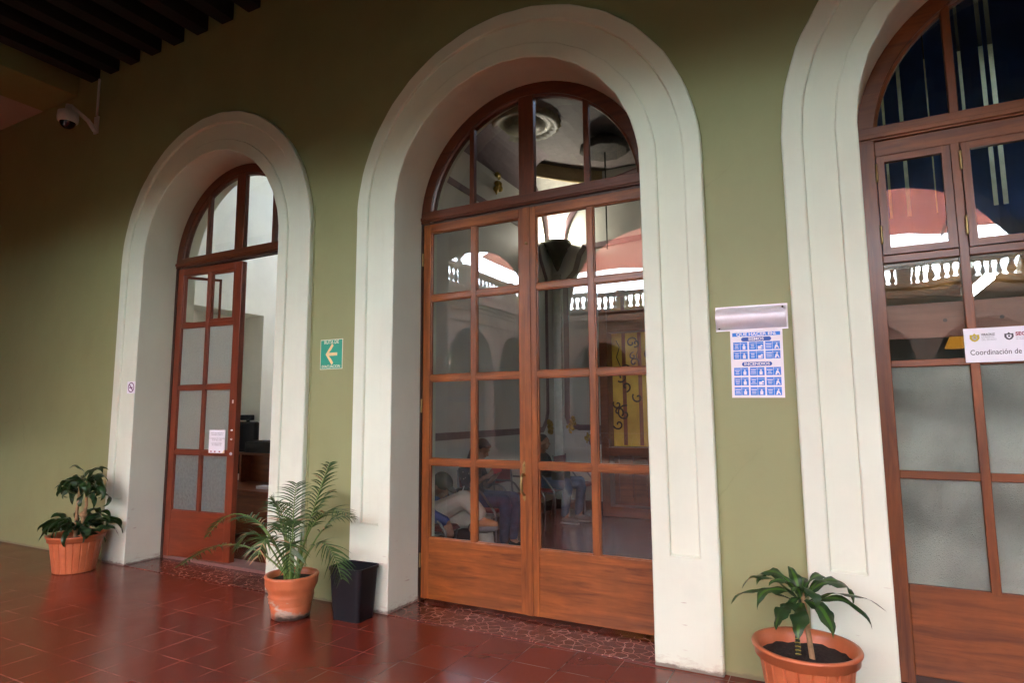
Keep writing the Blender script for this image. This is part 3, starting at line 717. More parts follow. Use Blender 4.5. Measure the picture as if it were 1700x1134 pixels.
def balustrade(root, x0, x1, y, z, step=.28, out=-1):
    b = MB(); b.box(x0, x1, y-.12, y+.12, z, z+.16); b.box(x0, x1, y-.13, y+.13, z+.72, z+.86)
    b.build("rail", YARD_W, root)
    proto = None; x = x0+.3; k = 0
    while x < x1-.1:
        if k % 12 == 11:
            p = MB(); p.box(-.16, .16, -.16, .16, 0, .90); o = p.build("pedestal", YARD_W, root, .01); o.location = (x, y, z+.01)
        elif proto is None:
            p = MB(); p.lathe([(.075, .16), (.075, .19), (.045, .21), (.085, .30), (.09, .36), (.06, .46), (.035, .56), (.045, .64), (.07, .69), (.07, .72)], n=10)
            proto = p.build("baluster", YARD_W, root); proto.location = (x, y, z)
        else:
            o = proto.copy(); COL.objects.link(o); o.parent = root; o.location = (x, y, z)
        x += step; k += 1
def cornice(root, x0, x1, yf, z0, s):
    """mouldings on a face at yf, growing outwards in direction s"""
    b = MB()
    for za, zb, d in ((4.62, 4.78, .06), (5.02, 5.14, .09), (5.14, 5.26, .18), (5.26, 5.40, .30), (5.40, 5.52, .22)): b.box(x0, x1, yf, yf+s*d, za, zb)
    b.build("cornice", YARD_W, root)

wing_n = empty("corridor_arcade", (0, 0, 0), 0, "cream arcade on columns along the open side of the corridor", "arcade")
arcade(wing_n, AX, -16, 12, -4.40, -4.90, 1.38, 3.07, 6.2, GREEN)
b = MB(); b.box(-16, -8.3, -4.90, -4.40, 0, 3.069); b.box(-8.3, -5.70, -4.90, -4.40, 2.6, 3.069); b.box(-5.70, -5.372, -4.90, -4.40, 0, 3.069); b.build("light_blocking_wall", GREEN, wing_n)  # unseen infill added to shade the upper left wall; its low gap lights the foot
for k in range(0, 5):
    x = -.45+3.28*k-1.64; c = MB(); column(c, 0, 0, .20, 3.07); c.build("column", CREAM, wing_n, .008).location = (x, -4.65, 0)
wing_o = empty("courtyard_wing", (0, -20, 0), 0, "cream courtyard wing across the patio with arches, cornice and roof balustrade", "building")
arcade(wing_o, [k*3.28 for k in range(-2, 4)], -9.0, 12, 0, -.5, 1.38, 3.07, 5.7, YARD_W)
for k in range(-2, 5):
    c = MB(); column(c, 0, 0, .20, 3.07); c.build("column", YARD_W, wing_o).location = (k*3.28-1.64, -.25, 0)
cornice(wing_o, -9, 12, 0, 0, 1); balustrade(wing_o, -9.0, 9, -.2, 5.72)
b = MB(); b.box(-12.4, 14.4, -3.6, -3.4, 0, 5.7); b.build("inner_wall", plain("warm_grey_plaster", (.30, .27, .22), .8), wing_o)
b = MB(); b.box(-12.4, 14.4, -3.4, .0, 5.60, 5.705); b.build("roof_slab", YARD_W, wing_o)
wing_l = empty("courtyard_wing", (-9, 0, 0), PI/2, "cream side wing of the courtyard with arches, cornice and a roof urn", "building")
# local x runs along world +y, local +y points away from the courtyard (world -x)
arcade(wing_l, [-7.0-3.28*k for k in range(4)][::-1], -20, -5.0, 0, .5, 1.38, 3.07, 5.7, YARD_W)
for k in range(5):
    c = MB(); column(c, 0, 0, .20, 3.07); c.build("column", YARD_W, wing_l).location = (-7.0+1.64-3.28*k, .25, 0)
cornice(wing_l, -20, -5, 0, 0, -1); balustrade(wing_l, -20, -5.2, .2, 5.72)
b = MB(); b.box(-23.6, -4.9, 3.0, 3.2, 0, 5.7); b.build("inner_wall", plain("warm_grey_plaster", (.36, .32, .24), .8), wing_l)
b = MB(); b.box(-20, -5.05, 0, 3.0, 5.60, 5.705); b.build("roof_slab", YARD_W, wing_l)
b = MB(); b.box(-20, -4.9, 2.985, 2.999, 1.74, 1.86, 0); b.box(-20, -4.9, 2.985, 2.999, 1.89, 2.10, 1); b.box(-20, -4.9, 2.985, 2.999, 2.14, 2.20, 2)
b.build("painted_frieze", [plain("ochre_stripe", (.45, .33, .08), .7), plain("blue_stripe", (.08, .13, .30), .7), plain("red_stripe", (.35, .08, .05), .7)], wing_l)
wing_r = copy_tree(wing_l); wing_r.location = (11, -25, 0); wing_r.rotation_euler.z = -PI/2; wing_r['label'] = "cream wing of the courtyard on the right hand side, with arches and balustrade"
b = MB(); b.lathe([(.10, 0), (.14, .04), (.07, .10), (.06, .18), (.20, .36), (.24, .50), (.21, .60), (.12, .66), (.13, .70), (.05, .78), (.06, .84), (.0001, .92)], n=20)
u = b.build("roof_urn", YARD_W); u.location = (-9.2, -12.9, 6.60); tag(u, "cream stone urn standing on the courtyard side wing's balustrade, seen mirrored in the middle door", "urn")
ex = empty("exit_sign", (-9+.0, -12.05, 3.15), PI/2, "green exit sign with a running figure, mirrored in the middle door's left leaf", "sign")
b = MB(); b.box(-.42, .42, -.02, -.005, -.30, .30); b.build("sign_panel", plain("olive_green_sign", (.09, .16, .03), .5), ex)
b = MB(); fig(b, .18, .02, .34, -.026, -.0205); b.prism([(-.3, 0), (-.18, .1), (-.18, .035), (-.06, .035), (-.06, -.035), (-.18, -.035), (-.18, -.1)], -.026, -.0205); b.build("running_figure", SIGN_C, ex)
# low iron railing with looping arcs on the far side of the corridor arcade
rl = empty("iron_railing", (0, -18.6, 0), 0, "low white iron railing of looping arcs round the courtyard garden", "railing")
b = MB(); b.box(-8, 8, -.015, .015, .62, .66); b.box(-8, 8, -.015, .015, .08, .11)
for i in range(53):
    x = -8+i*.3; b.tube([(x+.3*(1-math.cos(PI*q/8))/2, 0, .11+.42*math.sin(PI*q/8)) for q in range(9)], .012, 5)
b.build("looping_bars", WHITE_G, rl)
# awning over the courtyard
b = MB(); nx, ny = 24, 18
def awz(x, y): return 7.26+.9*math.sin(PI*(y+19.0)/13.0)*min(1, max(0, (x+9.35)/5))**.7+.06*math.sin(x*1.9)
vs = []; 
for j in range(ny+1):
    for i in range(nx+1):
        y = -19.0+13.0*j/ny; xm = -9.35 if y < -14.2 else -7.6; x = xm+(10-xm)*i/nx; vs.append((x, y, awz(x, y)))
for j in range(ny):
    for i in range(nx): b.add([vs[j*(nx+1)+i], vs[j*(nx+1)+i+1], vs[(j+1)*(nx+1)+i+1], vs[(j+1)*(nx+1)+i]], [(0, 1, 2, 3)], 0, True)
aw = empty("courtyard_awning", (0, 0, 0), 0, "big translucent pink awning stretched over the courtyard", "awning")
o = b.build("fabric", AWN, aw); bm = bmesh.new(); bm.from_mesh(o.data); bmesh.ops.remove_doubles(bm, verts=bm.verts, dist=.001); bmesh.ops.recalc_face_normals(bm, faces=bm.faces); bm.to_mesh(o.data); bm.free()
sm = o.modifiers.new("t", 'SOLIDIFY'); sm.thickness = .004
b = MB()
for x in (-7.5, -3.5, 1, 5.5, 10): b.tube([(x, -19+13*j/10, awz(x, -19+13*j/10)-.04) for j in range(11)], .035, 6)
b.build("support_poles", WHITE_G, aw)

# ------------------------------------------------------------------ rooms behind the doors
RT = 5.55
def room_box(name, x0, x1, y0, y1, z0, z1, mat, label, cat="wall"):
    b = MB(); b.box(x0, x1, y0, y1, z0, z1); o = b.build(name, mat); tag(o, label, cat); return o
# room 1: office
r1 = empty("office_room", (0, 0, 0), 0, "bright white office room behind the half open left door", "room")
b = MB(); b.box(-2.26, -2.10, WB, 5.4, 0, RT); b.build("side_wall", WHITE_W, r1)
b = MB(); b.box(-6.2, -2.26, 5.2, 5.4, 0, RT); b.build("back_wall", WHITE_W, r1)
b = MB()
b.box(-5.70, -5.50, WB, .75, 0, RT); b.box(-5.70, -5.50, 2.56, 5.2, 0, RT); b.box(-5.70, -5.50, .75, 2.56, 2.96, RT); b.box(-6.05, -5.90, WB, 2.9, 0, 3.1)
b.box(-5.90, -5.70, 2.56, 2.70, 0, 3.1); b.box(-5.90, -5.70, WB, .75, 0, 3.1); b.box(-5.90, -5.70, .75, 2.56, 2.96, 3.1)
b.build("recessed_wall", WHITE_W, r1)
b = MB(); b.box(-6.2, -2.1, WB, 2.6, RT, RT+.12); b.box(-6.2, -2.1, 3.5, 5.4, RT, RT+.12); b.box(-6.2, -4.5, 2.6, 3.5, RT, RT+.12); b.box(-2.9, -2.1, 2.6, 3.5, RT, RT+.12)
b.build("ceiling_round_added_light_hole", WHITE_W, r1)  # the roof opening is added, out of view, to brighten the office
dk = empty("office_desk", (-4.36, 1.85, 0), R(-4), "red brown wooden reception desk inside the left room", "desk")
b = MB(); b.box(-1.0, 1.0, -.30, .35, .06, .52, grain=True); b.box(-1.02, 1.02, -.33, .38, .52, .555, 0); b.box(-1, 1, -.27, .3, 0, .06, 0); b.build("cabinet", [DESKW, DESKW], dk, .004)
b = MB()
for x in (-.98, -.33, .33): b.box(x, x+.62, -.308, -.301, .10, .46)
b.build("drawer_front", DESKW, dk, .004)
b = MB(); b.box(-1.02, 1.02, .18, .40, .93, .965, 0); b.box(-1, -.96, .2, .38, .555, .93, 1); b.box(.96, 1.0, .2, .38, .555, .93, 1); b.box(-1, 1, .36, .38, .555, .93, 0); b.build("raised_shelf", [DESKW, DESKW], dk, .003)
b = MB(); rnd = random.Random(3)
for i in range(3): b.box(-.12, .06, -.12, 0, .556+i*.012, .566+i*.012)
tag(b.build("paper_stack", PAPER, None, 0, (-4.35, 1.80, 0)), "stack of white papers on the desk in the left room", "papers")
b = MB(); b.lathe([(.035, .556), (.036, .66), (.03, .69), (.012, .71), (.012, .74), (.02, .745), (.02, .76), (.0001, .762)], n=14)
tag(b.build("gel_bottle", WHITE_G, None, 0, (-4.10, 1.78, 0)), "small white pump bottle on the desk in the left room", "bottle")
pt = empty("printer", (-4.86, 2.16, .966), 0, "low black printer on the raised shelf of the office desk", "printer")
b = MB(); b.box(-.28, .25, -.13, .13, 0, .15); b.build("body", BLACKP, pt, .012)
b = MB(); b.box(-.2, .2, -.10, .10, .151, .165); b.build("scanner_lid", BLACKP, pt, .004)
oc = empty("office_chair", (-5.62, 2.22, 0), R(0), "tall black office chair behind the desk in the left room", "office chair")
b = MB(); b.box(-.22, .22, -.22, .20, .46, .54); b.build("seat", BLACKP, oc, .03, seg=3)
b = MB(); b.box(-.19, .21, .20, .28, .62, 1.38); b.build("backrest", BLACKP, oc, .03, seg=3)
b = MB(); b.box(-.13, .10, .19, .27, 1.40, 1.48); b.box(-.03, .03, .22, .25, 1.36, 1.44); b.build("headrest", BLACKP, oc, .025, seg=3)
b = MB(); b.tube([(0, 0, .08), (0, 0, .46)], .03); b.box(-.03, .03, .20, .24, .46, .7)
for i in range(5): a = 2*PI*i/5; b.tube([(0, 0, .10), (.23*math.cos(a), .23*math.sin(a), .06)], .02, 8); b.ball((.23*math.cos(a), .23*math.sin(a), .03), .029, 8)
b.build("base", BLACKP, oc)

# room 2: waiting hall
r2 = empty("waiting_hall", (0, 0, 0), 0, "dim waiting hall with mauve painted bands behind the middle door", "room")
X2, Y2 = -1.90, 5.18
b = MB(); b.box(-2.06, X2, WB, Y2+.2, 0, 6.0); b.build("side_wall", ROOM2_W, r2)
b = MB(); b.box(X2, 2.0, Y2, Y2+.2, 0, 6.0); b.build("back_wall", ROOM2_W, r2)
b = MB(); b.box(1.75, 1.95, WB, Y2, 0, 6.0); b.build("partition", ROOM2_W, r2)
b = MB(); b.box(-2.06, .75, WB, Y2+.2, 5.30, 5.42); b.box(1.3, 2.0, WB, Y2+.2, 5.30, 5.42); b.box(.75, 1.3, WB, 2.5, 5.30, 5.42); b.box(.75, 1.3, 3.1, Y2+.2, 5.30, 5.42)  # unseen roof opening added to let a little sky into the hall
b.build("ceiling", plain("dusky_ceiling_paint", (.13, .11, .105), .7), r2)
b = MB(); b.box(X2, X2+.012, WB, Y2, 0, .147); b.box(X2, 2, Y2-.012, Y2, 0, .147); b.build("skirting", plain("brown_skirting", (.035, .015, .012), .4), r2)
b = MB(); b.box(X2, X2+.014, WB, Y2-.42, 1.225, 1.265); b.box(X2, X2+.008, WB, Y2-.42, 1.18, 1.225); b.build("dado_band", MAUVE, r2)
b = MB()       # painted line work with stepped corners, on the back wall and on the side wall
def stroke(mb, pts, wdt, f):
    for (a, c), (d, e) in zip(pts[:-1], pts[1:]):
        v = Vector((d-a, e-c)); n_ = Vector((-v.y, v.x)).normalized()*wdt/2; v = v.normalized()*wdt*.35
        q = [(a-v.x+n_.x, c-v.y+n_.y), (d+v.x+n_.x, e+v.y+n_.y), (d+v.x-n_.x, e+v.y-n_.y), (a-v.x-n_.x, c-v.y-n_.y)]
        mb.add([f(*p, 0) for p in q]+[f(*p, 1) for p in q], [(0, 1, 2, 3), (0, 4, 5, 1), (1, 5, 6, 2), (2, 6, 7, 3), (3, 7, 4, 0), (7, 6, 5, 4)])
fb = lambda a, c, k: (a, Y2-.014+.013*k, c)
fs_ = lambda a, c, k: (X2+.014-.013*k, a, c)
cyv = [(-1.67, 3.55), (-1.67, 1.42)]+[(-1.67+.20*(1-math.cos(R(q))), 1.42-.17*math.sin(R(q))) for q in (30, 60, 90)]+[(-1.20, 1.25)]
cyv += [(-1.20+.11*math.sin(R(q)), 1.14+.11*math.cos(R(q))) for q in range(30, 181, 30)]+[(-1.28, 1.03), (-1.30, 1.12)]
stroke(b, cyv, .085, fb)
stroke(b, [(-1.67, 3.55), (-1.50, 3.72), (-1.42, 3.98), (-1.34, 4.10), (-.3, 4.14)], .085, fb)
stroke(b, [(Y2-.26, 3.6), (Y2-.26, 1.5), (Y2-.32, 1.35), (Y2-.42, 1.25)], .085, fs_)
stroke(b, [(Y2-.26, 3.6), (Y2-.45, 3.85), (Y2-.6, 4.22), (.7, 4.30)], .085, fs_)
for k in range(9):    # arch mouldings springing from the bracket
    pass
b.build("painted_lines", MAUVE, r2)
b = MB(); N = 12
for i in range(N):     # mauve cove between the side wall and the ceiling
    a0, a1 = PI/2*i/N, PI/2*(i+1)/N
    P = lambda a, y: (X2+.003+.38*(1-math.cos(a)), y, 4.76+.538*math.sin(a))
    b.add([P(a0, WB+.01), P(a1, WB+.01), P(a1, Y2-.9), P(a0, Y2-.9)], [(0, 1, 2, 3)], 0, True)
b.build("ceiling_cove", plain("mauve_cove_paint", (.15, .11, .12), .7), r2)
# pendentive vault in the corner above the bracket
b = MB(); N = 16; MM = 10; UM = .66
def pend(u, v):   # u along the arch, v from side wall (0) to back wall (1)
    u *= UM
    A = Vector((X2+.004, Y2-.18-1.6*(1-math.cos(u*PI/2)), 4.2+1.05*math.sin(u*PI/2)))
    B_ = Vector((X2+.18+1.45*(1-math.cos(u*PI/2)), Y2-.004, 4.2+1.05*math.sin(u*PI/2)))
    P = A.lerp(B_, v); k = math.sin(PI*v)*.16*u; P += Vector((.7, -.7, 0))*(-k*.5); return P
for i in range(N):
    for j in range(MM): b.add([pend(i/N, j/MM), pend((i+1)/N, j/MM), pend((i+1)/N, (j+1)/MM), pend(i/N, (j+1)/MM)], [(0, 1, 2, 3)], 0, True)
b.build("corner_vault", plain("white_vault_plaster", (.50, .48, .43), .7), r2)
b = MB(); b.tube([pend(i/N, 1)+Vector((.03, -.03, -.03)) for i in range(N+1)]+[Vector((-.3, Y2-.03, 5.23)), Vector((1.6, Y2-.03, 5.25))], .045, 8); b.tube([pend(i/N, 0)+Vector((.03, -.03, -.03)) for i in range(N+1)], .045, 8)
b.build('arch_moulding', MAUVE, r2)
cap = empty("corner_bracket", (X2+.16, Y2-.16, 0), 0, "dark carved bracket in the hall corner with a lamp glowing above it", "bracket")
b = MB(); b.lathe([(.012, 3.72), (.05, 3.80), (.10, 3.93), (.15, 4.03), (.17, 4.06), (.16, 4.09), (.22, 4.14), (.23, 4.19), (.20, 4.20)], n=24, mod=lambda a, z: 1+.06*math.cos(10*a)*(z < 4.07)); b.build("carved_cone", plain("dark_bronze_paint", (.035, .035, .022), .5, var=.5, nscale=18, bstr=.5), cap)
b = MB(); b.lathe([(.0001, 4.205), (.06, 4.205), (.06, 4.235), (.0001, 4.24)], n=14); b.build("lamp", BULB_E, cap)
pl = bpy.data.lights.new("bracket_lamp", 'POINT'); pl.energy = 2.2; pl.color = (1, .93, .8); pl.shadow_soft_size = .05
po_ = bpy.data.objects.new("bracket_lamp", pl); COL.objects.link(po_); po_.parent = cap; po_.location = (.0, -.0, 4.30)
# gilded ornaments
def ornament(name, parent, f, s, seed):
    rnd = random.Random(seed); b = MB()
    for i in range(16):
        a = rnd.uniform(0, 2*PI); r = s*rnd.uniform(.1, 1); p = f(r*math.cos(a)*.6, r*math.sin(a)); b.ball(p, s*rnd.uniform(.14, .3), 8)
        q = f(r*math.cos(a)*.6+s*.3*math.cos(a+1), r*math.sin(a)+s*.3*math.sin(a+1)); b.tube([p, q], [s*.16, s*.05], 6)
    return b.build(name, GOLD, parent)
ornament("gilded_ornament", r2, lambda a, c: (-1.60+a, Y2-.03, 1.29+c), .12, 1)
ornament("gilded_ornament", r2, lambda a, c: (X2+.03, Y2-.24+a, 1.24+c), .13, 2)
ornament("gilded_ornament", r2, lambda a, c: (-1.34+a, Y2-.03, 1.09+c), .07, 3)
ornament("gilded_ornament", r2, lambda a, c: (X2+.03, 3.3+a, 4.60+c), .15, 5)
# carved wooden cabinet with gold painted panels at the back
cb = empty("painted_cabinet", (-.2, Y2-.25, 0), 0, "dark wooden cabinet with tall gold yellow painted panels at the back of the hall", "cabinet")
b = MB(); b.box(-.80, -.68, -.12, .24, 0, 3.3, 1); b.box(1.3, 1.4, -.12, .24, 0, 3.3, 1); b.box(-.68, 1.3, -.10, .24, 2.66, 2.98, 0); b.box(-.68, 1.3, -.16, .24, .86, .98, 0); b.box(-.68, 1.3, .10, .24, 0, .86, 0); b.box(-.68, 1.3, -.12, .24, 0, .14, 0); b.box(-.68, 1.3, -.14, .24, 3.22, 3.3, 0)
for i in range(9): b.box(-.62+.21*i, -.60+.21*i, .07, .10, .2, .84, 1)
b.build("carcass", [DESKW, DESKW], cb, .006)
b = MB(); b.box(-.675, 1.295, .10, .12, .985, 2.655); b.build("painted_panel", YELLOW, cb)
b = MB(); b.box(-.675, 1.295, .10, .12, 2.985, 3.215); b.build("painted_panel", YELLOW, cb)
b = MB()
for x in (-.52, -.28, -.02, .3, .62, .95): b.box(x, x+.055, .092, .099, 1.0, 2.65); b.box(x, x+.055, .092, .099, 2.99, 3.21)
b.build("painted_stripes", plain("rust_red_stripe", (.33, .09, .03), .5), cb)
b = MB(); rnd = random.Random(8)
for k in range(30):
    cx, cz = rnd.uniform(-.62, .8), rnd.uniform(1.1, 2.55); r0 = rnd.uniform(.05, .13); a0 = rnd.uniform(0, 6)
    b.tube([(cx+r0*(1-q/16)*math.cos(a0+q*.45), .085, cz+r0*(1-q/16)*math.sin(a0+q*.45)) for q in range(15)], .012, 5)
for k in range(4):
    cx = -.6+.3*k; b.tube([(cx, .085, 2.55), (cx+.05, .085, 2.45), (cx, .085, 2.3), (cx+.06, .085, 2.15)], .007, 5)
b.build("painted_scrolls", plain("dark_scroll_paint", (.09, .04, .01), .5), cb)
# pilaster, moulding, ceiling rose, chandelier chain
b = MB(); b.box(-1.86, -1.74, Y2-.05, Y2, .147, 3.7); b.build("pilaster", plain("pale_pilaster_paint", (.52, .53, .46), .6), r2, .01)
b = MB(); b.tube([(-1.2+1.5*(1-math.cos(R(q)))-.3, 4.55, 5.45+.3*math.sin(R(q))) for q in range(0, 91, 10)], .06, 8); 
rose = MB(); rose.lathe([(.46, .028), (.47, -.02), (.42, -.06), (.36, -.02), (.27, -.02), (.23, -.07), (.0001, -.08)], n=48, mod=lambda a, z: 1+.03*math.cos(24*a)); o = rose.build("ceiling_rose", plain("old_gold_plaster", (.15, .125, .06), .5, var=.3), r2); o.location = (-1.36, 3.12, 5.27)
ch = empty("hanging_lamp", (-.58, 4.05, 0), 0, "dark hanging lamp canopy with a long chain below the hall ceiling", "lamp")
b = MB(); b.lathe([(.30, 5.08), (.34, 5.11), (.33, 5.17), (.22, 5.25), (.05, 5.299)], n=28, mod=lambda a, z: 1+.05*math.sin(9*a+z*40)); b.build("canopy", plain("dark_carved_wood", (.03, .022, .015), .7, var=.5, nscale=20, bstr=.8), ch)
b = MB(); b.tube([(0, 0, 5.15), (0, 0, 3.7)], .010, 6); b.ball((0, 0, 4.35), .03, 8); b.build("chain", IRON, ch)
rib = MB()
for q in range(20):
    pass
# curved gilded moulding closing the corner vault
rib.tube([pend(1, j/14)+Vector((0, 0, -.01)) for j in range(15)], .03, 8)
for j in range(14):
    p, q = pend(1, j/14), pend(1, (j+1)/14); rib.add([p, q, Vector((q.x, q.y, 5.299)), Vector((p.x, p.y, 5.299))], [(0, 1, 2, 3)])
rib.build("curved_moulding", plain("gold_moulding", (.34, .25, .12), .5), r2)

# room 3
r3 = empty("archive_room", (0, 0, 0), 0, "dark office with navy blinds and a plank ceiling behind the rightmost door", "room")
b = MB(); b.box(1.96, 2.10, WB, 4.6, 0, RT); b.box(6.2, 6.4, WB, 4.6, 0, RT); b.box(2.1, 6.2, 4.4, 4.6, 0, RT); b.build("room_walls", ROOM2_W, r3)
b = MB(); b.box(2.0, 6.4, WB, 3.2, RT, RT+.1); b.box(2.0, 6.4, 4.1, 4.6, RT, RT+.1); b.box(2.0, 4.5, 3.2, 4.1, RT, RT+.1); b.box(6.0, 6.4, 3.2, 4.1, RT, RT+.1); b.build("ceiling_round_added_light_hole", BEAM, r3)  # roof opening added out of view so the wall behind the blinds gets light
BY, x = 1.9, 2.10; b = MB(); k = 0
GAPS = [(2.407, .016), (2.527, .018), (2.645, .026), (2.838, .008), (3.062, .020), (3.196, .030), (3.256, .030), (3.62, .03), (3.70, .025), (4.1, .03), (4.5, .03), (4.9, .03)]
for gx, gw in GAPS+[(6.2, .0)]:
    while x < gx-.001:
        x1 = min(gx, x+.16); b.box(x, x1-.001, BY+.006*(k % 2), BY+.006*(k % 2)+.004, 2.68, RT); x = x1; k += 1
    if gw: b.box(gx-.005, gx+gw+.005, BY+.012, BY+.016, 2.68, 3.03)
    x = gx+gw
b.build("vertical_blinds", BLUE_C, r3)
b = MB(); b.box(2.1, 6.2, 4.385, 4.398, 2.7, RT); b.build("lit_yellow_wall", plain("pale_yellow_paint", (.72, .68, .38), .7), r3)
b = MB(); b.box(2.1, 6.2, 4.37, 4.398, 0, 2.6); b.build("gloom_sheet", plain("painted_room_gloom", (.06, .055, .045), .7), r3)  # dark sheet on the lower back wall, the room's darkness put into its colour
b = MB(); b.box(2.1, 6.2, 1.86, 4.4, 2.62, 2.66)
for i in range(34): b.box(2.1, 6.2, 1.88+.075*i, 1.945+.075*i, 2.604, 2.6195)
b.build("plank_ceiling", wood("varnished_ceiling_planks", (.22, .085, .025), (.46, .22, .07), 'x', .6, .5, .3), r3)
ft = empty("fluorescent_lamp", (3.17, 2.52, 2.50), PI/2, "lit fluorescent tube fitting under the plank ceiling, seen through the rightmost door", "lamp")
b = MB(); b.box(-.5, .5, -.05, .05, .03, .10); b.build("fitting", WHITE_G, ft, .004)
b = MB(); b.tube([(-.46, 0, 0), (.46, 0, 0)], .019, 12); b.build("lit_tube", TUBE_E, ft)
b = MB(); b.box(2.45, 3.0, 3.2, 3.6, 0, 1.7); tag(b.build("filing_cabinet", plain("grey_cabinet_paint", (.16, .17, .16), .5), None, .01), "grey filing cabinet in the dark room behind the pine board", "cabinet")
b = MB(); b.lathe([(.085, 0), (.03, .13), (.02, .15)], n=18); o = b.build("amber_patch", AMBER_E, r3); o.location = (2.90, 1.95, 1.96)  # small glowing amber cone for the orange patch below the board

# ------------------------------------------------------------------ chairs and people in the hall
def make_chair():
    t = empty("waiting_chair", (0, 0, 0), 0, None, "chair", "red seated steel chairs along the hall wall")
    b = MB(); b.box(-.22, .22, -.22, .22, .41, .46); b.build("seat", RED_F, t, .02, seg=3)
    b = MB(); b.box(-.27, -.24, -.22, .22, .60, .84); b.build("backrest", RED_F, t, .012, seg=3)
    for s in (-1, 1):
        b = MB(); b.tube([(.235, s*.245, 0), (.235, s*.245, .40), (.225, s*.245, .43), (.06, s*.245, .63), (.0, s*.245, .66), (-.22, s*.245, .66)], .012, 8)
        b.tube([(-.30, s*.235, 0), (-.22, s*.235, .42), (-.255, s*.235, .86)], .012, 8); b.tube([(-.22, s*.235, .41), (.235, s*.245, .40)], .010, 8)
        b.build("side_frame", STEEL, t)
    return t
CH = [(-1.36, 1.20, "red seated chair under the person in the olive cap"), (-1.46, 2.30, "red seated chair under the woman looking at her phone"),
      (-1.52, 3.20, "empty red seated chair between the two seated people by the hall wall"), (-1.575, 4.13, "red seated chair under the person in blue jeans and taupe shoes"),
      (-1.40, 4.78, "empty red seated chair in the far corner of the hall")]
c0 = make_chair()
for i, (x, y, lb) in enumerate(CH):
    c = c0 if i == 0 else copy_tree(c0); c.location = (x, y, 0); c['label'] = lb

def limb(mb, pts, rad, n=10):
    mb.tube(pts, rad, n)
    for p, r in zip(pts, rad): mb.ball(p, r, n)
def hand(mb, wrist, d, nrm, curl=.5, s=1):
    d = Vector(d).normalized(); nrm = Vector(nrm); nrm = (nrm-d*nrm.dot(d)).normalized(); sd_ = d.cross(nrm); w_ = Vector(wrist)
    M3 = Matrix((sd_, d, nrm)).transposed(); mb.ball(w_+d*.045*s, (.040*s, .050*s, .016*s), 10, 0, M3)
    for i, (off, ln) in enumerate(((-.030, .066), (-.010, .076), (.010, .072), (.029, .056))):
        p = w_+d*.082*s+sd_*off*s; q = p; pts = [p]; a = 0
        for k in range(3):
            a += curl*.7; q = q+(d*math.cos(a)+nrm*math.sin(a))*ln*s/3*(1.1-.1*k); pts.append(q)
        limb(mb, pts, [.0095*s, .009*s, .0085*s, .0075*s], 8)
    p = w_+d*.03*s-sd_*.034*s; limb(mb, [p, p+(d*.7-sd_*.7)*.03*s+nrm*.008, p+(d*1.4-sd_*.8)*.035*s+nrm*.02*s], [.012*s, .011*s, .009*s], 8)
def head(mb, c, face, upv, s=1):
    f = Vector(face).normalized(); u_ = Vector(upv); u_ = (u_-f*u_.dot(f)).normalized(); r_ = f.cross(u_); c = Vector(c)
    M3 = Matrix((r_, f, u_)).transposed()
    mb.ball(c+u_*.025*s, (.072*s, .090*s, .085*s), 16, 0, M3)          # skull
    mb.ball(c+f*.030*s-u_*.035*s, (.056*s, .060*s, .065*s), 14, 0, M3)   # jaw
    mb.ball(c+f*.06*s-u_*.085*s, (.022*s, .020*s, .016*s), 8, 0, M3)     # chin
    limb(mb, [c+f*.082*s+u_*.012*s, c+f*.108*s-u_*.022*s], [.008*s, .014*s], 8)  # nose
    mb.ball(c+f*.088*s-u_*.055*s, (.022*s, .010*s, .010*s), 8, 0, M3)    # lips
    mb.ball(c+f*.082*s+u_*.028*s, (.048*s, .012*s, .008*s), 8, 0, M3)    # brow
    for s_ in (-1, 1):
        mb.ball(c+r_*s_*.073*s-f*.005*s-u_*.01*s, (.010*s, .018*s, .030*s), 8, 0, M3)
        mb.ball(c+r_*s_*.038*s+f*.062*s-u_*.02*s, (.020*s, .020*s, .018*s), 8, 0, M3)
    return M3
def V(*a): return Vector(a)

# woman with phone
pB = empty("person", (-1.60, 2.30, 0), 0, "woman in a black dotted blouse and jeans bent over a red phone", "person", "people waiting on the hall chairs")
def PB(mb, name, mat, parent, vox=.008, sm=4):
    o = solidify(name, mb, mat, parent, vox, sm); o.location = -Vector(parent.location); return o
hc = V(-1.535, 2.30, 1.075); hf = V(.80, -.12, -.42); hu = V(.42, 0, .8)
b = MB(); M3h = head(b, hc, hf, hu, .95)
limb(b, [V(-1.56, 2.3, 1.0), V(-1.64, 2.3, .90), V(-1.66, 2.3, .70), V(-1.63, 2.3, .50)], [.05, .055, .10, .11])
for s, el, wr, hd in ((-1, V(-1.60, 2.10, .645), V(-1.43, 2.16, .775), V(.8, .3, .45)), (1, V(-1.58, 2.50, .66), V(-1.42, 2.40, .77), V(.8, -.5, .4))):
    limb(b, [V(-1.67, 2.3+s*.17, .86), el, wr], [.045, .036, .026]); hand(b, wr, hd, V(.2, -s*.6, .7), .6, .9)
for s in (-1, 1): limb(b, [V(-1.62, 2.3+s*.09, .50), V(-1.18, 2.3+s*.10, .50), V(-1.20, 2.3+s*.11, .09), V(-1.10, 2.3+s*.11, .03)], [.07, .05, .035, .03])
PB(b, "body", SKIN, pB, .007, 3)
b = MB(); limb(b, [V(-1.655, 2.3, .86), V(-1.69, 2.3, .74), V(-1.66, 2.3, .58), V(-1.64, 2.3, .47)], [.105, .135, .135, .15])
for s, el in ((-1, V(-1.60, 2.10, .645)), (1, V(-1.58, 2.50, .66))): limb(b, [V(-1.66, 2.3+s*.10, .865), V(-1.675, 2.3+s*.175, .84), el], [.07, .068, .052]); limb(b, [el, el+V(.07, s*-.02, .06)], [.052, .048])
PB(b, "blouse", BLOUSE, pB, .01)
b = MB()
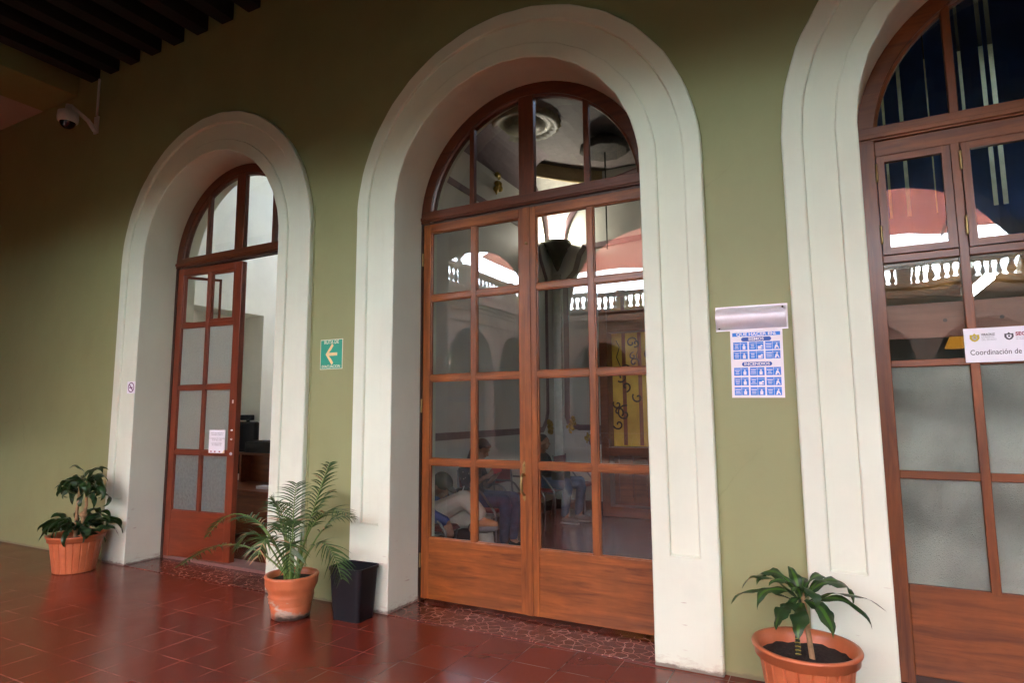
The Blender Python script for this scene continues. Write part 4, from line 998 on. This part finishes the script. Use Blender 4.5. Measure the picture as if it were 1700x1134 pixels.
for s in (-1, 1): limb(b, [V(-1.60, 2.3+s*.09, .52), V(-1.20, 2.3+s*.11, .53), V(-1.17, 2.3+s*.11, .46), V(-1.20, 2.3+s*.11, .13)], [.10, .082, .075, .052])
PB(b, "jeans", DENIM, pB, .01)
b = MB(); f = hf.normalized(); uu = (hu-f*hu.dot(f)).normalized()
b.ball(hc+uu*.038-f*.018, (.078, .090, .084), 16, 0, M3h); limb(b, [hc-f*.07+uu*.02, hc-f*.10-uu*.06, V(-1.70, 2.28, .93)], [.055, .05, .035]); b.ball(hc+uu*.07+f*.05, (.06, .035, .03), 10, 0, M3h)
PB(b, "hair", HAIR, pB, .008)
for s in (-1, 1):
    b = MB(); limb(b, [V(-1.22, 2.3+s*.11, .045), V(-1.08, 2.3+s*.11, .035), V(-1.03, 2.3+s*.11, .03)], [.042, .036, .03]); PB(b, "shoe", BLACKP, pB)
ph = MB(); ph.box(-.055, .055, -.004, .004, -.035, .035); o = ph.build("phone", PHONE_R, None, .003); o.location = (-1.325, 2.26, .855); o.rotation_euler = (R(20), R(-20), R(15)); tag(o, "red cased phone in the hands of the seated woman", "phone")

# person in jeans further back, facing right with a bag on the lap
pC = empty("person", (-1.66, 4.13, 0), 0, "person in a charcoal shirt, blue jeans and taupe shoes sitting far back in the hall", "person", "people waiting on the hall chairs")
hc = V(-1.60, 4.10, 1.065); b = MB(); M3h = head(b, hc, V(1, -.05, .02), V(-.02, 0, 1), .95)
limb(b, [V(-1.62, 4.12, .98), V(-1.66, 4.13, .88), V(-1.68, 4.13, .70), V(-1.68, 4.13, .50)], [.05, .055, .10, .11])
for s in (-1, 1):
    el = V(-1.58, 4.13+s*.24, .62); wr = V(-1.40, 4.13+s*.12, .66); limb(b, [V(-1.66, 4.13+s*.19, .82), el, wr], [.045, .038, .028]); hand(b, wr, V(.9, -s*.5, .0), V(0, 0, -1), .5, .95)
feet = ((-1, V(-1.20, 4.02, 0)), (1, V(-1.10, 4.27, 0)))
for s, ft_ in feet: limb(b, [V(-1.66, 4.13+s*.10, .48), V(ft_.x-.02, ft_.y, .50), ft_+V(-.04, 0, .09), ft_+V(.05, 0, .03)], [.07, .05, .035, .03])
PB(b, "body", SKIN, pC, .007, 3)
b = MB(); limb(b, [V(-1.66, 4.13, .84), V(-1.68, 4.13, .72), V(-1.68, 4.13, .56), V(-1.67, 4.13, .48)], [.11, .14, .14, .15])
for s in (-1, 1): limb(b, [V(-1.655, 4.13+s*.11, .85), V(-1.66, 4.13+s*.19, .82), V(-1.58, 4.13+s*.24, .63), V(-1.46, 4.13+s*.16, .655)], [.075, .072, .055, .045])
PB(b, "shirt", DARKSH, pC, .01)
b = MB()
for s, ft_ in feet: limb(b, [V(-1.64, 4.13+s*.10, .50), V(ft_.x-.03, ft_.y, .53), V(ft_.x-.01, ft_.y, .46), ft_+V(-.06, 0, .13)], [.10, .080, .072, .055])
PB(b, "jeans", DENIM, pC, .01)
b = MB(); b.ball(hc+V(-.02, 0, .045), (.090, .077, .080), 16); limb(b, [hc+V(-.07, 0, .0), hc+V(-.075, 0, -.05)], [.045, .03]); PB(b, "hair", HAIR, pC, .008)
for s, ft_ in feet:
    b = MB(); limb(b, [ft_+V(-.06, 0, .055), ft_+V(.04, 0, .045), ft_+V(.12, 0, .032)], [.045, .042, .030]); o = PB(b, "shoe", SHOE_T, pC)
    b = MB(); b.prism([(ft_.x-.11, ft_.y-.038), (ft_.x+.10, ft_.y-.042), (ft_.x+.158, ft_.y), (ft_.x+.10, ft_.y+.042), (ft_.x-.11, ft_.y+.038)], 0.001, .022, 'z'); q = b.build("sole", RUBBER_W, o, .005); q.location = (0, 0, 0)
bag = MB(); bag.box(-.09, .09, -.12, .12, -.06, .05); bag.tube([(-.06, 0, .05), (-.03, 0, .10), (.03, 0, .10), (.06, 0, .05)], .008, 6); o = bag.build("lap_bag", OLIVE, None, .03, seg=3); o.location = (-1.33, 4.08, .635); tag(o, "dark bag resting on the lap of the person in blue jeans", "bag")

# slumped person in an olive cap, nearest the door
pA = empty("person", (-1.42, 1.20, 0), 0, "person in an olive cap, blue shirt and beige trousers slumped over crossed legs", "person", "people waiting on the hall chairs")
hc = V(-1.325, 1.18, .80); hf = V(.80, -.05, -.62); hu = V(.62, 0, .78)
b = MB(); M3h = head(b, hc, hf, hu)
limb(b, [V(-1.40, 1.2, .74), V(-1.50, 1.2, .68), V(-1.60, 1.2, .60), V(-1.58, 1.2, .50)], [.05, .055, .10, .11])
wr = V(-1.135, 1.0, .50); limb(b, [V(-1.42, 1.04, .72), V(-1.30, .98, .54), wr], [.045, .04, .028]); hand(b, wr, V(.25, .05, -.9), V(-.6, .4, .2), .45, 1.05)
wr2 = V(-1.19, 1.30, .74); limb(b, [V(-1.49, 1.38, .70), V(-1.38, 1.42, .60), wr2], [.045, .04, .028]); hand(b, wr2, V(.9, -.3, .2), V(0, 0, -1), .6)
limb(b, [V(-1.48, 1.12, .50), V(-1.02, 1.08, .68), V(-.86, 1.10, .56), V(-.78, 1.10, .50)], [.07, .055, .038, .03])
limb(b, [V(-1.48, 1.28, .48), V(-.92, 1.26, .47), V(-.86, 1.26, .09), V(-.76, 1.26, .03)], [.07, .05, .035, .03])
PB(b, "body", SKIN, pA, .007, 3)
b = MB(); limb(b, [V(-1.48, 1.2, .69), V(-1.56, 1.2, .64), V(-1.60, 1.2, .56), V(-1.57, 1.2, .50)], [.10, .135, .15, .15])
limb(b, [V(-1.46, 1.13, .70), V(-1.42, 1.04, .71), V(-1.31, .98, .555), V(-1.16, 1.0, .51)], [.085, .080, .066, .046]); limb(b, [V(-1.48, 1.3, .69), V(-1.48, 1.38, .69), V(-1.385, 1.42, .60), V(-1.29, 1.34, .67)], [.08, .072, .055, .042])
PB(b, "shirt", BLUESH, pA, .01)
b = MB(); limb(b, [V(-1.50, 1.13, .52), V(-1.28, 1.10, .58), V(-1.02, 1.09, .70), V(-.95, 1.09, .67), V(-.86, 1.10, .585)], [.12, .105, .085, .078, .068])
limb(b, [V(-1.50, 1.27, .51), V(-.98, 1.26, .50), V(-.90, 1.26, .44), V(-.86, 1.26, .14)], [.11, .088, .08, .075])
PB(b, "trousers", BEIGE, pA, .01, 3)
f = hf.normalized(); uu = (hu-f*hu.dot(f)).normalized()
b = MB(); b.ball(hc+uu*.045-f*.01, (.090, .105, .082), 18, 0, M3h); b.ball(hc+uu*.050+f*.11, (.062, .055, .010), 14, 0, M3h); PB(b, "cap", OLIVE, pA, .007)
b = MB(); limb(b, [V(-.85, 1.10, .50), V(-.76, 1.10, .505), V(-.70, 1.10, .50)], [.048, .042, .034]); o = PB(b, "shoe", SHOE_B, pA)
b = MB(); limb(b, [V(-.93, 1.10, .455), V(-.80, 1.10, .462), V(-.70, 1.10, .475)], [.045, .045, .036]); q = solidify("sole", b, SHOE_S, o)
b = MB(); limb(b, [V(-.88, 1.26, .045), V(-.76, 1.26, .035)], [.042, .036]); PB(b, "shoe", SHOE_B, pA)
ph = MB(); ph.box(-.075, .075, -.005, .005, -.04, .04); o = ph.build("phone", BLACKP, None, .003); o.location = (-1.135, 1.27, .755); o.rotation_euler = (R(50), R(-10), 0); tag(o, "black phone held by the person in the olive cap", "phone")
e = MB(); e.tube([(-1.13, 1.26, .76), (-1.11, 1.24, .80), (-1.12, 1.22, .74), (-1.16, 1.2, .70), (-1.20, 1.17, .72)], .004, 6); tag(e.build("earphone_cable", WHITE_G), "white earphone cable hanging from the black phone", "cable")

# ------------------------------------------------------------------ bin
bn = empty("waste_bin", (-1.185, -.165, 0), R(2), "open black plastic waste bin between the palm pot and the middle arch", "bin")
def rrect(hx, hy, r, n=5):
    p = []
    for cx, cy, a0 in ((hx-r, hy-r, 0), (-hx+r, hy-r, 90), (-hx+r, -hy+r, 180), (hx-r, -hy+r, 270)):
        for i in range(n+1): a = R(a0+90*i/n); p.append((cx+r*math.cos(a), cy+r*math.sin(a)))
    return p
b = MB(); lay = [(0, .118, .090, .03), (.002, .122, .094, .03), (.30, .142, .112, .035), (.352, .146, .115, .036), (.353, .153, .122, .04), (.375, .153, .122, .04), (.376, .146, .115, .036), (.30, .139, .108, .033), (.01, .119, .090, .03)]
rings = [[(x, y, z) for x, y in rrect(hx, hy, r)] for z, hx, hy, r in lay]; n_ = len(rings[0])
for A, B_ in zip(rings[:-1], rings[1:]): b.add(A+B_, [(i, (i+1) % n_, n_+(i+1) % n_, n_+i) for i in range(n_)], 0, False)
b.add(rings[0], [list(range(n_))]); b.add(rings[-1], [list(range(n_))])
b.build("bin_body", BLACKP, bn, .002)

# ------------------------------------------------------------------ pots and plants
def oval_pot(root, R1=.25, R0=.175, H=.35, sx=1, sy=1):
    b = MB()
    gro = lambda a, z: 1-(.03 if (z < H-.055 and abs(((a*11/PI) % 1)-.5) > .44) else 0)
    prof = [(R0-.01, 0), (R0, .006)]+[(R0+(R1-.032-R0)*t, .006+(H-.062)*t) for t in (.25, .5, .75, 1)]
    b.lathe(prof, n=176, mod=gro, sx=sx, sy=sy, cap=False, smooth=False)
    b.lathe([(R1-.030, H-.058), (R1-.014, H-.056), (R1-.012, H-.020), (R1-.002, H-.016), (R1, H-.008), (R1-.004, H), (R1-.022, H-.002), (R1-.032, H-.03), (R1-.045, H-.09)], n=72, sx=sx, sy=sy, cap=False)
    b.build("pot", TERRA_P, root)
    s = MB(); n = 40; rnd = random.Random(2)
    for ring in range(7):
        pass
    vs = [(0, 0, H-.05)]; fs = []
    for k in range(1, 9):
        for i in range(n):
            a = 2*PI*i/n; r = (R1-.035)*k/8; vs.append((r*math.cos(a)*sx, r*math.sin(a)*sy, H-.055+rnd.uniform(-.006, .008)-.01*k/8))
    fs = [(0, 1+i, 1+(i+1) % n) for i in range(n)]
    for k in range(7): fs += [(1+k*n+i, 1+(k+1)*n+i, 1+(k+1)*n+(i+1) % n, 1+k*n+(i+1) % n) for i in range(n)]
    s.add(vs, fs, 0, True); s.build("soil", SOIL, root)
def leaf(mb, base, az, elev, L, W, droop, seed, across, twist=.3, n=16):
    rnd = random.Random(seed); p = Vector(base); a = az; e = elev; st = L/n; ph_ = rnd.uniform(0, 6); fr = rnd.uniform(2.0, 3.2)
    rows_ = []
    for i in range(n+1):
        t = i/n; d = Vector((math.cos(a)*math.cos(e), math.sin(a)*math.cos(e), math.sin(e))); sd_ = Vector((-math.sin(a), math.cos(a), 0))
        nn = sd_.cross(d); tw = twist*math.sin(t*PI*1.2+ph_); sd2 = sd_*math.cos(tw)+nn*math.sin(tw); n2 = sd2.cross(d)
        wd = W/2*(min(1, .16+1.35*t**.8) if t < .5 else 1)*(1-max(0, (t-.45)/.55)**2.2)**.9
        wd = max(wd, .0008); row = []
        for q in (-1, -.55, 0, .55, 1):
            wav = .22*W*math.sin(fr*2*PI*t+ph_+(0 if q < 0 else 1.3))*abs(q)**1.5*(1-t*.3)
            row.append((p+sd2*q*wd+n2*(.22*wd*abs(q)+wav*(wd/(W/2))), abs(q)))
        rows_.append(row); p = p+d*st; e -= droop*(.3+1.5*t)/n*1.5; a += rnd.uniform(-.05, .05)
    base_i = len(mb.v); vs = [v for r in rows_ for v, _ in r]; across += [q for r in rows_ for _, q in r]
    mb.add(vs, [(i*5+k, i*5+k+1, (i+1)*5+k+1, (i+1)*5+k) for i in range(n) for k in range(4)], 0, True)
def build_leaves(name, mb, across, mat, root):
    me = bpy.data.meshes.new(name); me.from_pydata(mb.v, [], mb.f); me.materials.append(mat)
    for p in me.polygons: p.use_smooth = True
    at = me.attributes.new("across", 'FLOAT', 'POINT'); at.data.foreach_set("value", across)
    o = bpy.data.objects.new(name, me); link(o, root); return o
# left dracaena
pL = empty("potted_dracaena", (-4.56, -.32, 0), 0, "dark two tiered dracaena in a fluted orange pot left of the open door", "potted plant")
oval_pot(pL)
b = MB(); b.tube([(-.02, 0, .28), (-.03, 0, .55), (-.02, .01, .85)], [.018, .015, .012], 8); b.tube([(.06, .02, .28), (.05, .02, .5), (.09, .02, .62), (.11, .0, .85)], [.02, .018, .014, .012], 8); b.ball((.05, .02, .53), .035, 8)
b.build("canes", STEM, pL)
b = MB(); ac = []; rnd = random.Random(11)
for i in range(44):
    c = (-.02, .01, .80) if i % 2 else (.11, 0, .80); az = i*2.399+rnd.uniform(-.3, .3)
    leaf(b, (c[0], c[1], c[2]+rnd.uniform(-.10, .06)), az, rnd.uniform(0, 1.2) if i < 37 else 1.35, rnd.uniform(.20, .36), rnd.uniform(.038, .064), rnd.uniform(1.2, 3.2), i, ac, .9)
for i in range(46):
    az = i*2.399+rnd.uniform(-.3, .3); r = rnd.uniform(.02, .12)
    leaf(b, (.02+r*math.cos(az), r*math.sin(az), .36+rnd.uniform(-.04, .10)), az, rnd.uniform(.2, 1.2), rnd.uniform(.18, .38), rnd.uniform(.046, .078), rnd.uniform(1.2, 3.0), 100+i, ac, .9)
build_leaves("leaves", b, ac, LEAF_D, pL)
# right dracaena
pR = empty("potted_dracaena", (1.835, -.30, 0), 0, "dracaena with pale striped leaves in the orange pot by the rightmost arch", "potted plant")
oval_pot(pR)
b = MB(); b.tube([(.03, -.03, .27), (.015, -.02, .42), (.0, -.02, .60)], [.014, .012, .010], 10)
b.build("cane", STEM, pR)
b = MB(); b.tube([(-.035, .0, .27), (-.035, .0, .40), (-.01, 0, .56)], [.012, .011, .010], 10)
for i in range(12): z = .28+i*.018; b.tube([(-.048, -.008, z), (-.035, -.013, z+.004), (-.022, -.008, z)], .0022, 5, 1)
b.build("banded_cane", [plain("dark_green_cane", (.02, .03, .012), .5), plain("yellow_leaf_scar", (.35, .28, .05), .6)], pR)
b = MB(); ac = []
c_ = (-.005, -.01, .54)
SP = [(196, 30, .37, .045, 1.3), (178, 50, .34, .05, 1.7), (212, 38, .30, .05, 2.0), (168, 62, .30, .05, 2.2), (150, 40, .30, .05, 1.6),
      (238, 12, .25, .066, 1.3), (266, -8, .23, .072, 1.0), (312, 8, .27, .062, 1.5), (225, -15, .20, .05, 1.0), (300, 48, .20, .05, 2.4), (340, 34, .37, .042, 1.6),
      (352, 30, .38, .042, 1.0), (12, 55, .33, .055, 2.3), (35, 45, .30, .05, 1.6), (60, 50, .26, .05, 1.8), (95, 60, .22, .045, 1.4), (120, 75, .20, .045, 1.0), (255, 70, .15, .04, 1.6), (205, 66, .20, .045, 1.8), (330, -5, .20, .045, 1.2)]
for i, (az, el_, L_, W_, dr) in enumerate(SP): leaf(b, (c_[0]+.01*math.cos(R(az)), c_[1]+.01*math.sin(R(az)), c_[2]+.012*(i % 5)), R(az), R(el_), L_, W_*1.22, dr*.92, 300+i, ac, .35)
build_leaves("leaves", b, ac, LEAF_R, pR)
# palm
pM = empty("potted_palm", (-1.63, -.34, 0), 0, "feathery green palm in an old terracotta pot beside the black bin", "potted plant")
b = MB(); b.lathe([(.125, 0), (.138, .01), (.143, .06), (.150, .095), (.144, .104), (.158, .114), (.147, .124), (.161, .134), (.150, .144), (.165, .154), (.158, .166), (.170, .205), (.182, .222), (.188, .245), (.190, .285), (.196, .297), (.190, .308), (.172, .306), (.165, .29), (.160, .25)], n=56, cap=False)
b.build("pot", TERRA_C, pM)
b = MB(); b.lathe([(.162, .262), (.10, .270), (.0001, .272)], n=32); b.build("soil", SOIL, pM)
def frond(bs, bl, bd, base, tip, bow, seed, n=22, ll=.17, nude=.30):
    rnd = random.Random(seed); B0, T0 = Vector(base), Vector(tip); ctl = (B0+T0)/2+Vector(bow)
    P = lambda t: B0*(1-t)**2+ctl*2*t*(1-t)+T0*t*t
    bs.tube([P(i/14) for i in range(15)], [.0065*(1-i/15)+.0016 for i in range(15)], 6)
    for i in range(n):
        t = nude+(1-nude)*(i+.5)/n; p = P(t); d = (P(min(1, t+.02))-P(t-.02)).normalized(); sd_ = d.cross(Vector((0, 0, 1)))
        sd_ = sd_.normalized() if sd_.length > .05 else Vector((1, 0, 0)); upn = sd_.cross(d)
        L_ = ll*(math.sin(PI*(.12+.80*(t-nude)/(1-nude)))**.7)*rnd.uniform(.85, 1.1)
        for s in (-1, 1):
            dir_ = (sd_*s*rnd.uniform(.7, .9)+d*rnd.uniform(.5, .8)+upn*rnd.uniform(-.1, .35)).normalized(); m = 5; pts = []; q = p.copy(); dd = dir_.copy()
            for k in range(m+1):
                pts.append(q.copy()); q = q+dd*L_/m; dd = (dd+Vector((0, 0, -.16))).normalized()
            wv = dd.cross(Vector((0, 0, 1))); wv = wv.normalized() if wv.length > .1 else sd_; wv = (wv*.5+upn.cross(dir_)*.9).normalized()
            vs = []
            for k, pt_ in enumerate(pts):
                wd = .0052*(1-(k/m)**2)*(.6 if k == 0 else 1)+.0004; vs += [pt_-wv*wd, pt_+wv*wd]
            dry = rnd.random() < .05
            (bd if dry else bl).add(vs, [(2*k, 2*k+1, 2*k+3, 2*k+2) for k in range(m)], 0, True)
bs, bl, bd = MB(), MB(), MB()
FR = [((-.02, -.01, .27), (-1.12, -.12, .27), (.08, -.02, .42), 30, .16, .40), ((-.01, 0, .27), (-.62, -.02, .66), (-.02, 0, .33), 20, .17, .45), ((0, 0, .27), (-.92, -.05, .50), (-.05, 0, .62), 16, .10, .62),
      ((.02, .02, .27), (.33, .02, 1.13), (-.03, .02, .12), 24, .15, .45), ((.03, 0, .27), (.55, -.02, .78), (-.12, .0, .36), 24, .18, .40), ((.04, -.02, .27), (.60, -.12, .36), (.08, -.03, .52), 26, .19, .38),
      ((.02, -.03, .27), (.30, -.30, .42), (.04, -.05, .46), 24, .19, .32), ((.0, -.03, .27), (.05, -.36, .50), (.0, -.06, .42), 24, .19, .30), ((-.02, -.03, .27), (-.28, -.26, .52), (-.04, -.04, .40), 22, .18, .34),
      ((-.03, 0, .27), (-.30, .08, .80), (.06, 0, .20), 22, .17, .35), ((0, .03, .27), (.12, .25, .88), (0, 0, .25), 22, .17, .35), ((.03, .02, .27), (.38, .22, .70), (0, 0, .32), 22, .17, .35), ((0, 0, .27), (.10, -.08, .98), (-.03, 0, .12), 22, .16, .40), ((-.02, .02, .27), (-.38, .15, .55), (0, 0, .38), 20, .16, .40), ((.02, -.02, .27), (.20, -.18, .72), (0, -.02, .30), 22, .17, .34), ((0, -.01, .27), (-.10, -.12, .86), (0, 0, .18), 22, .17, .36)]
for i, (ba, ti, bo, n_, ll_, nu) in enumerate(FR): frond(bs, bl, bd, ba, ti, bo, i, int(n_*.85), ll_, nu)
rnd = random.Random(3)
for i in range(14):
    a = rnd.uniform(0, 6.28); r = rnd.uniform(.01, .06); bs.tube([(r*math.cos(a), r*math.sin(a), .26), (1.4*r*math.cos(a), 1.4*r*math.sin(a), rnd.uniform(.42, .62))], [.009, .004], 6)
bs.build("stalks", STEM_G, pM); bl.build("fronds", LEAF_P, pM); bd.build("dry_leaflets", LEAF_DRY, pM)["kind"] = "stuff"
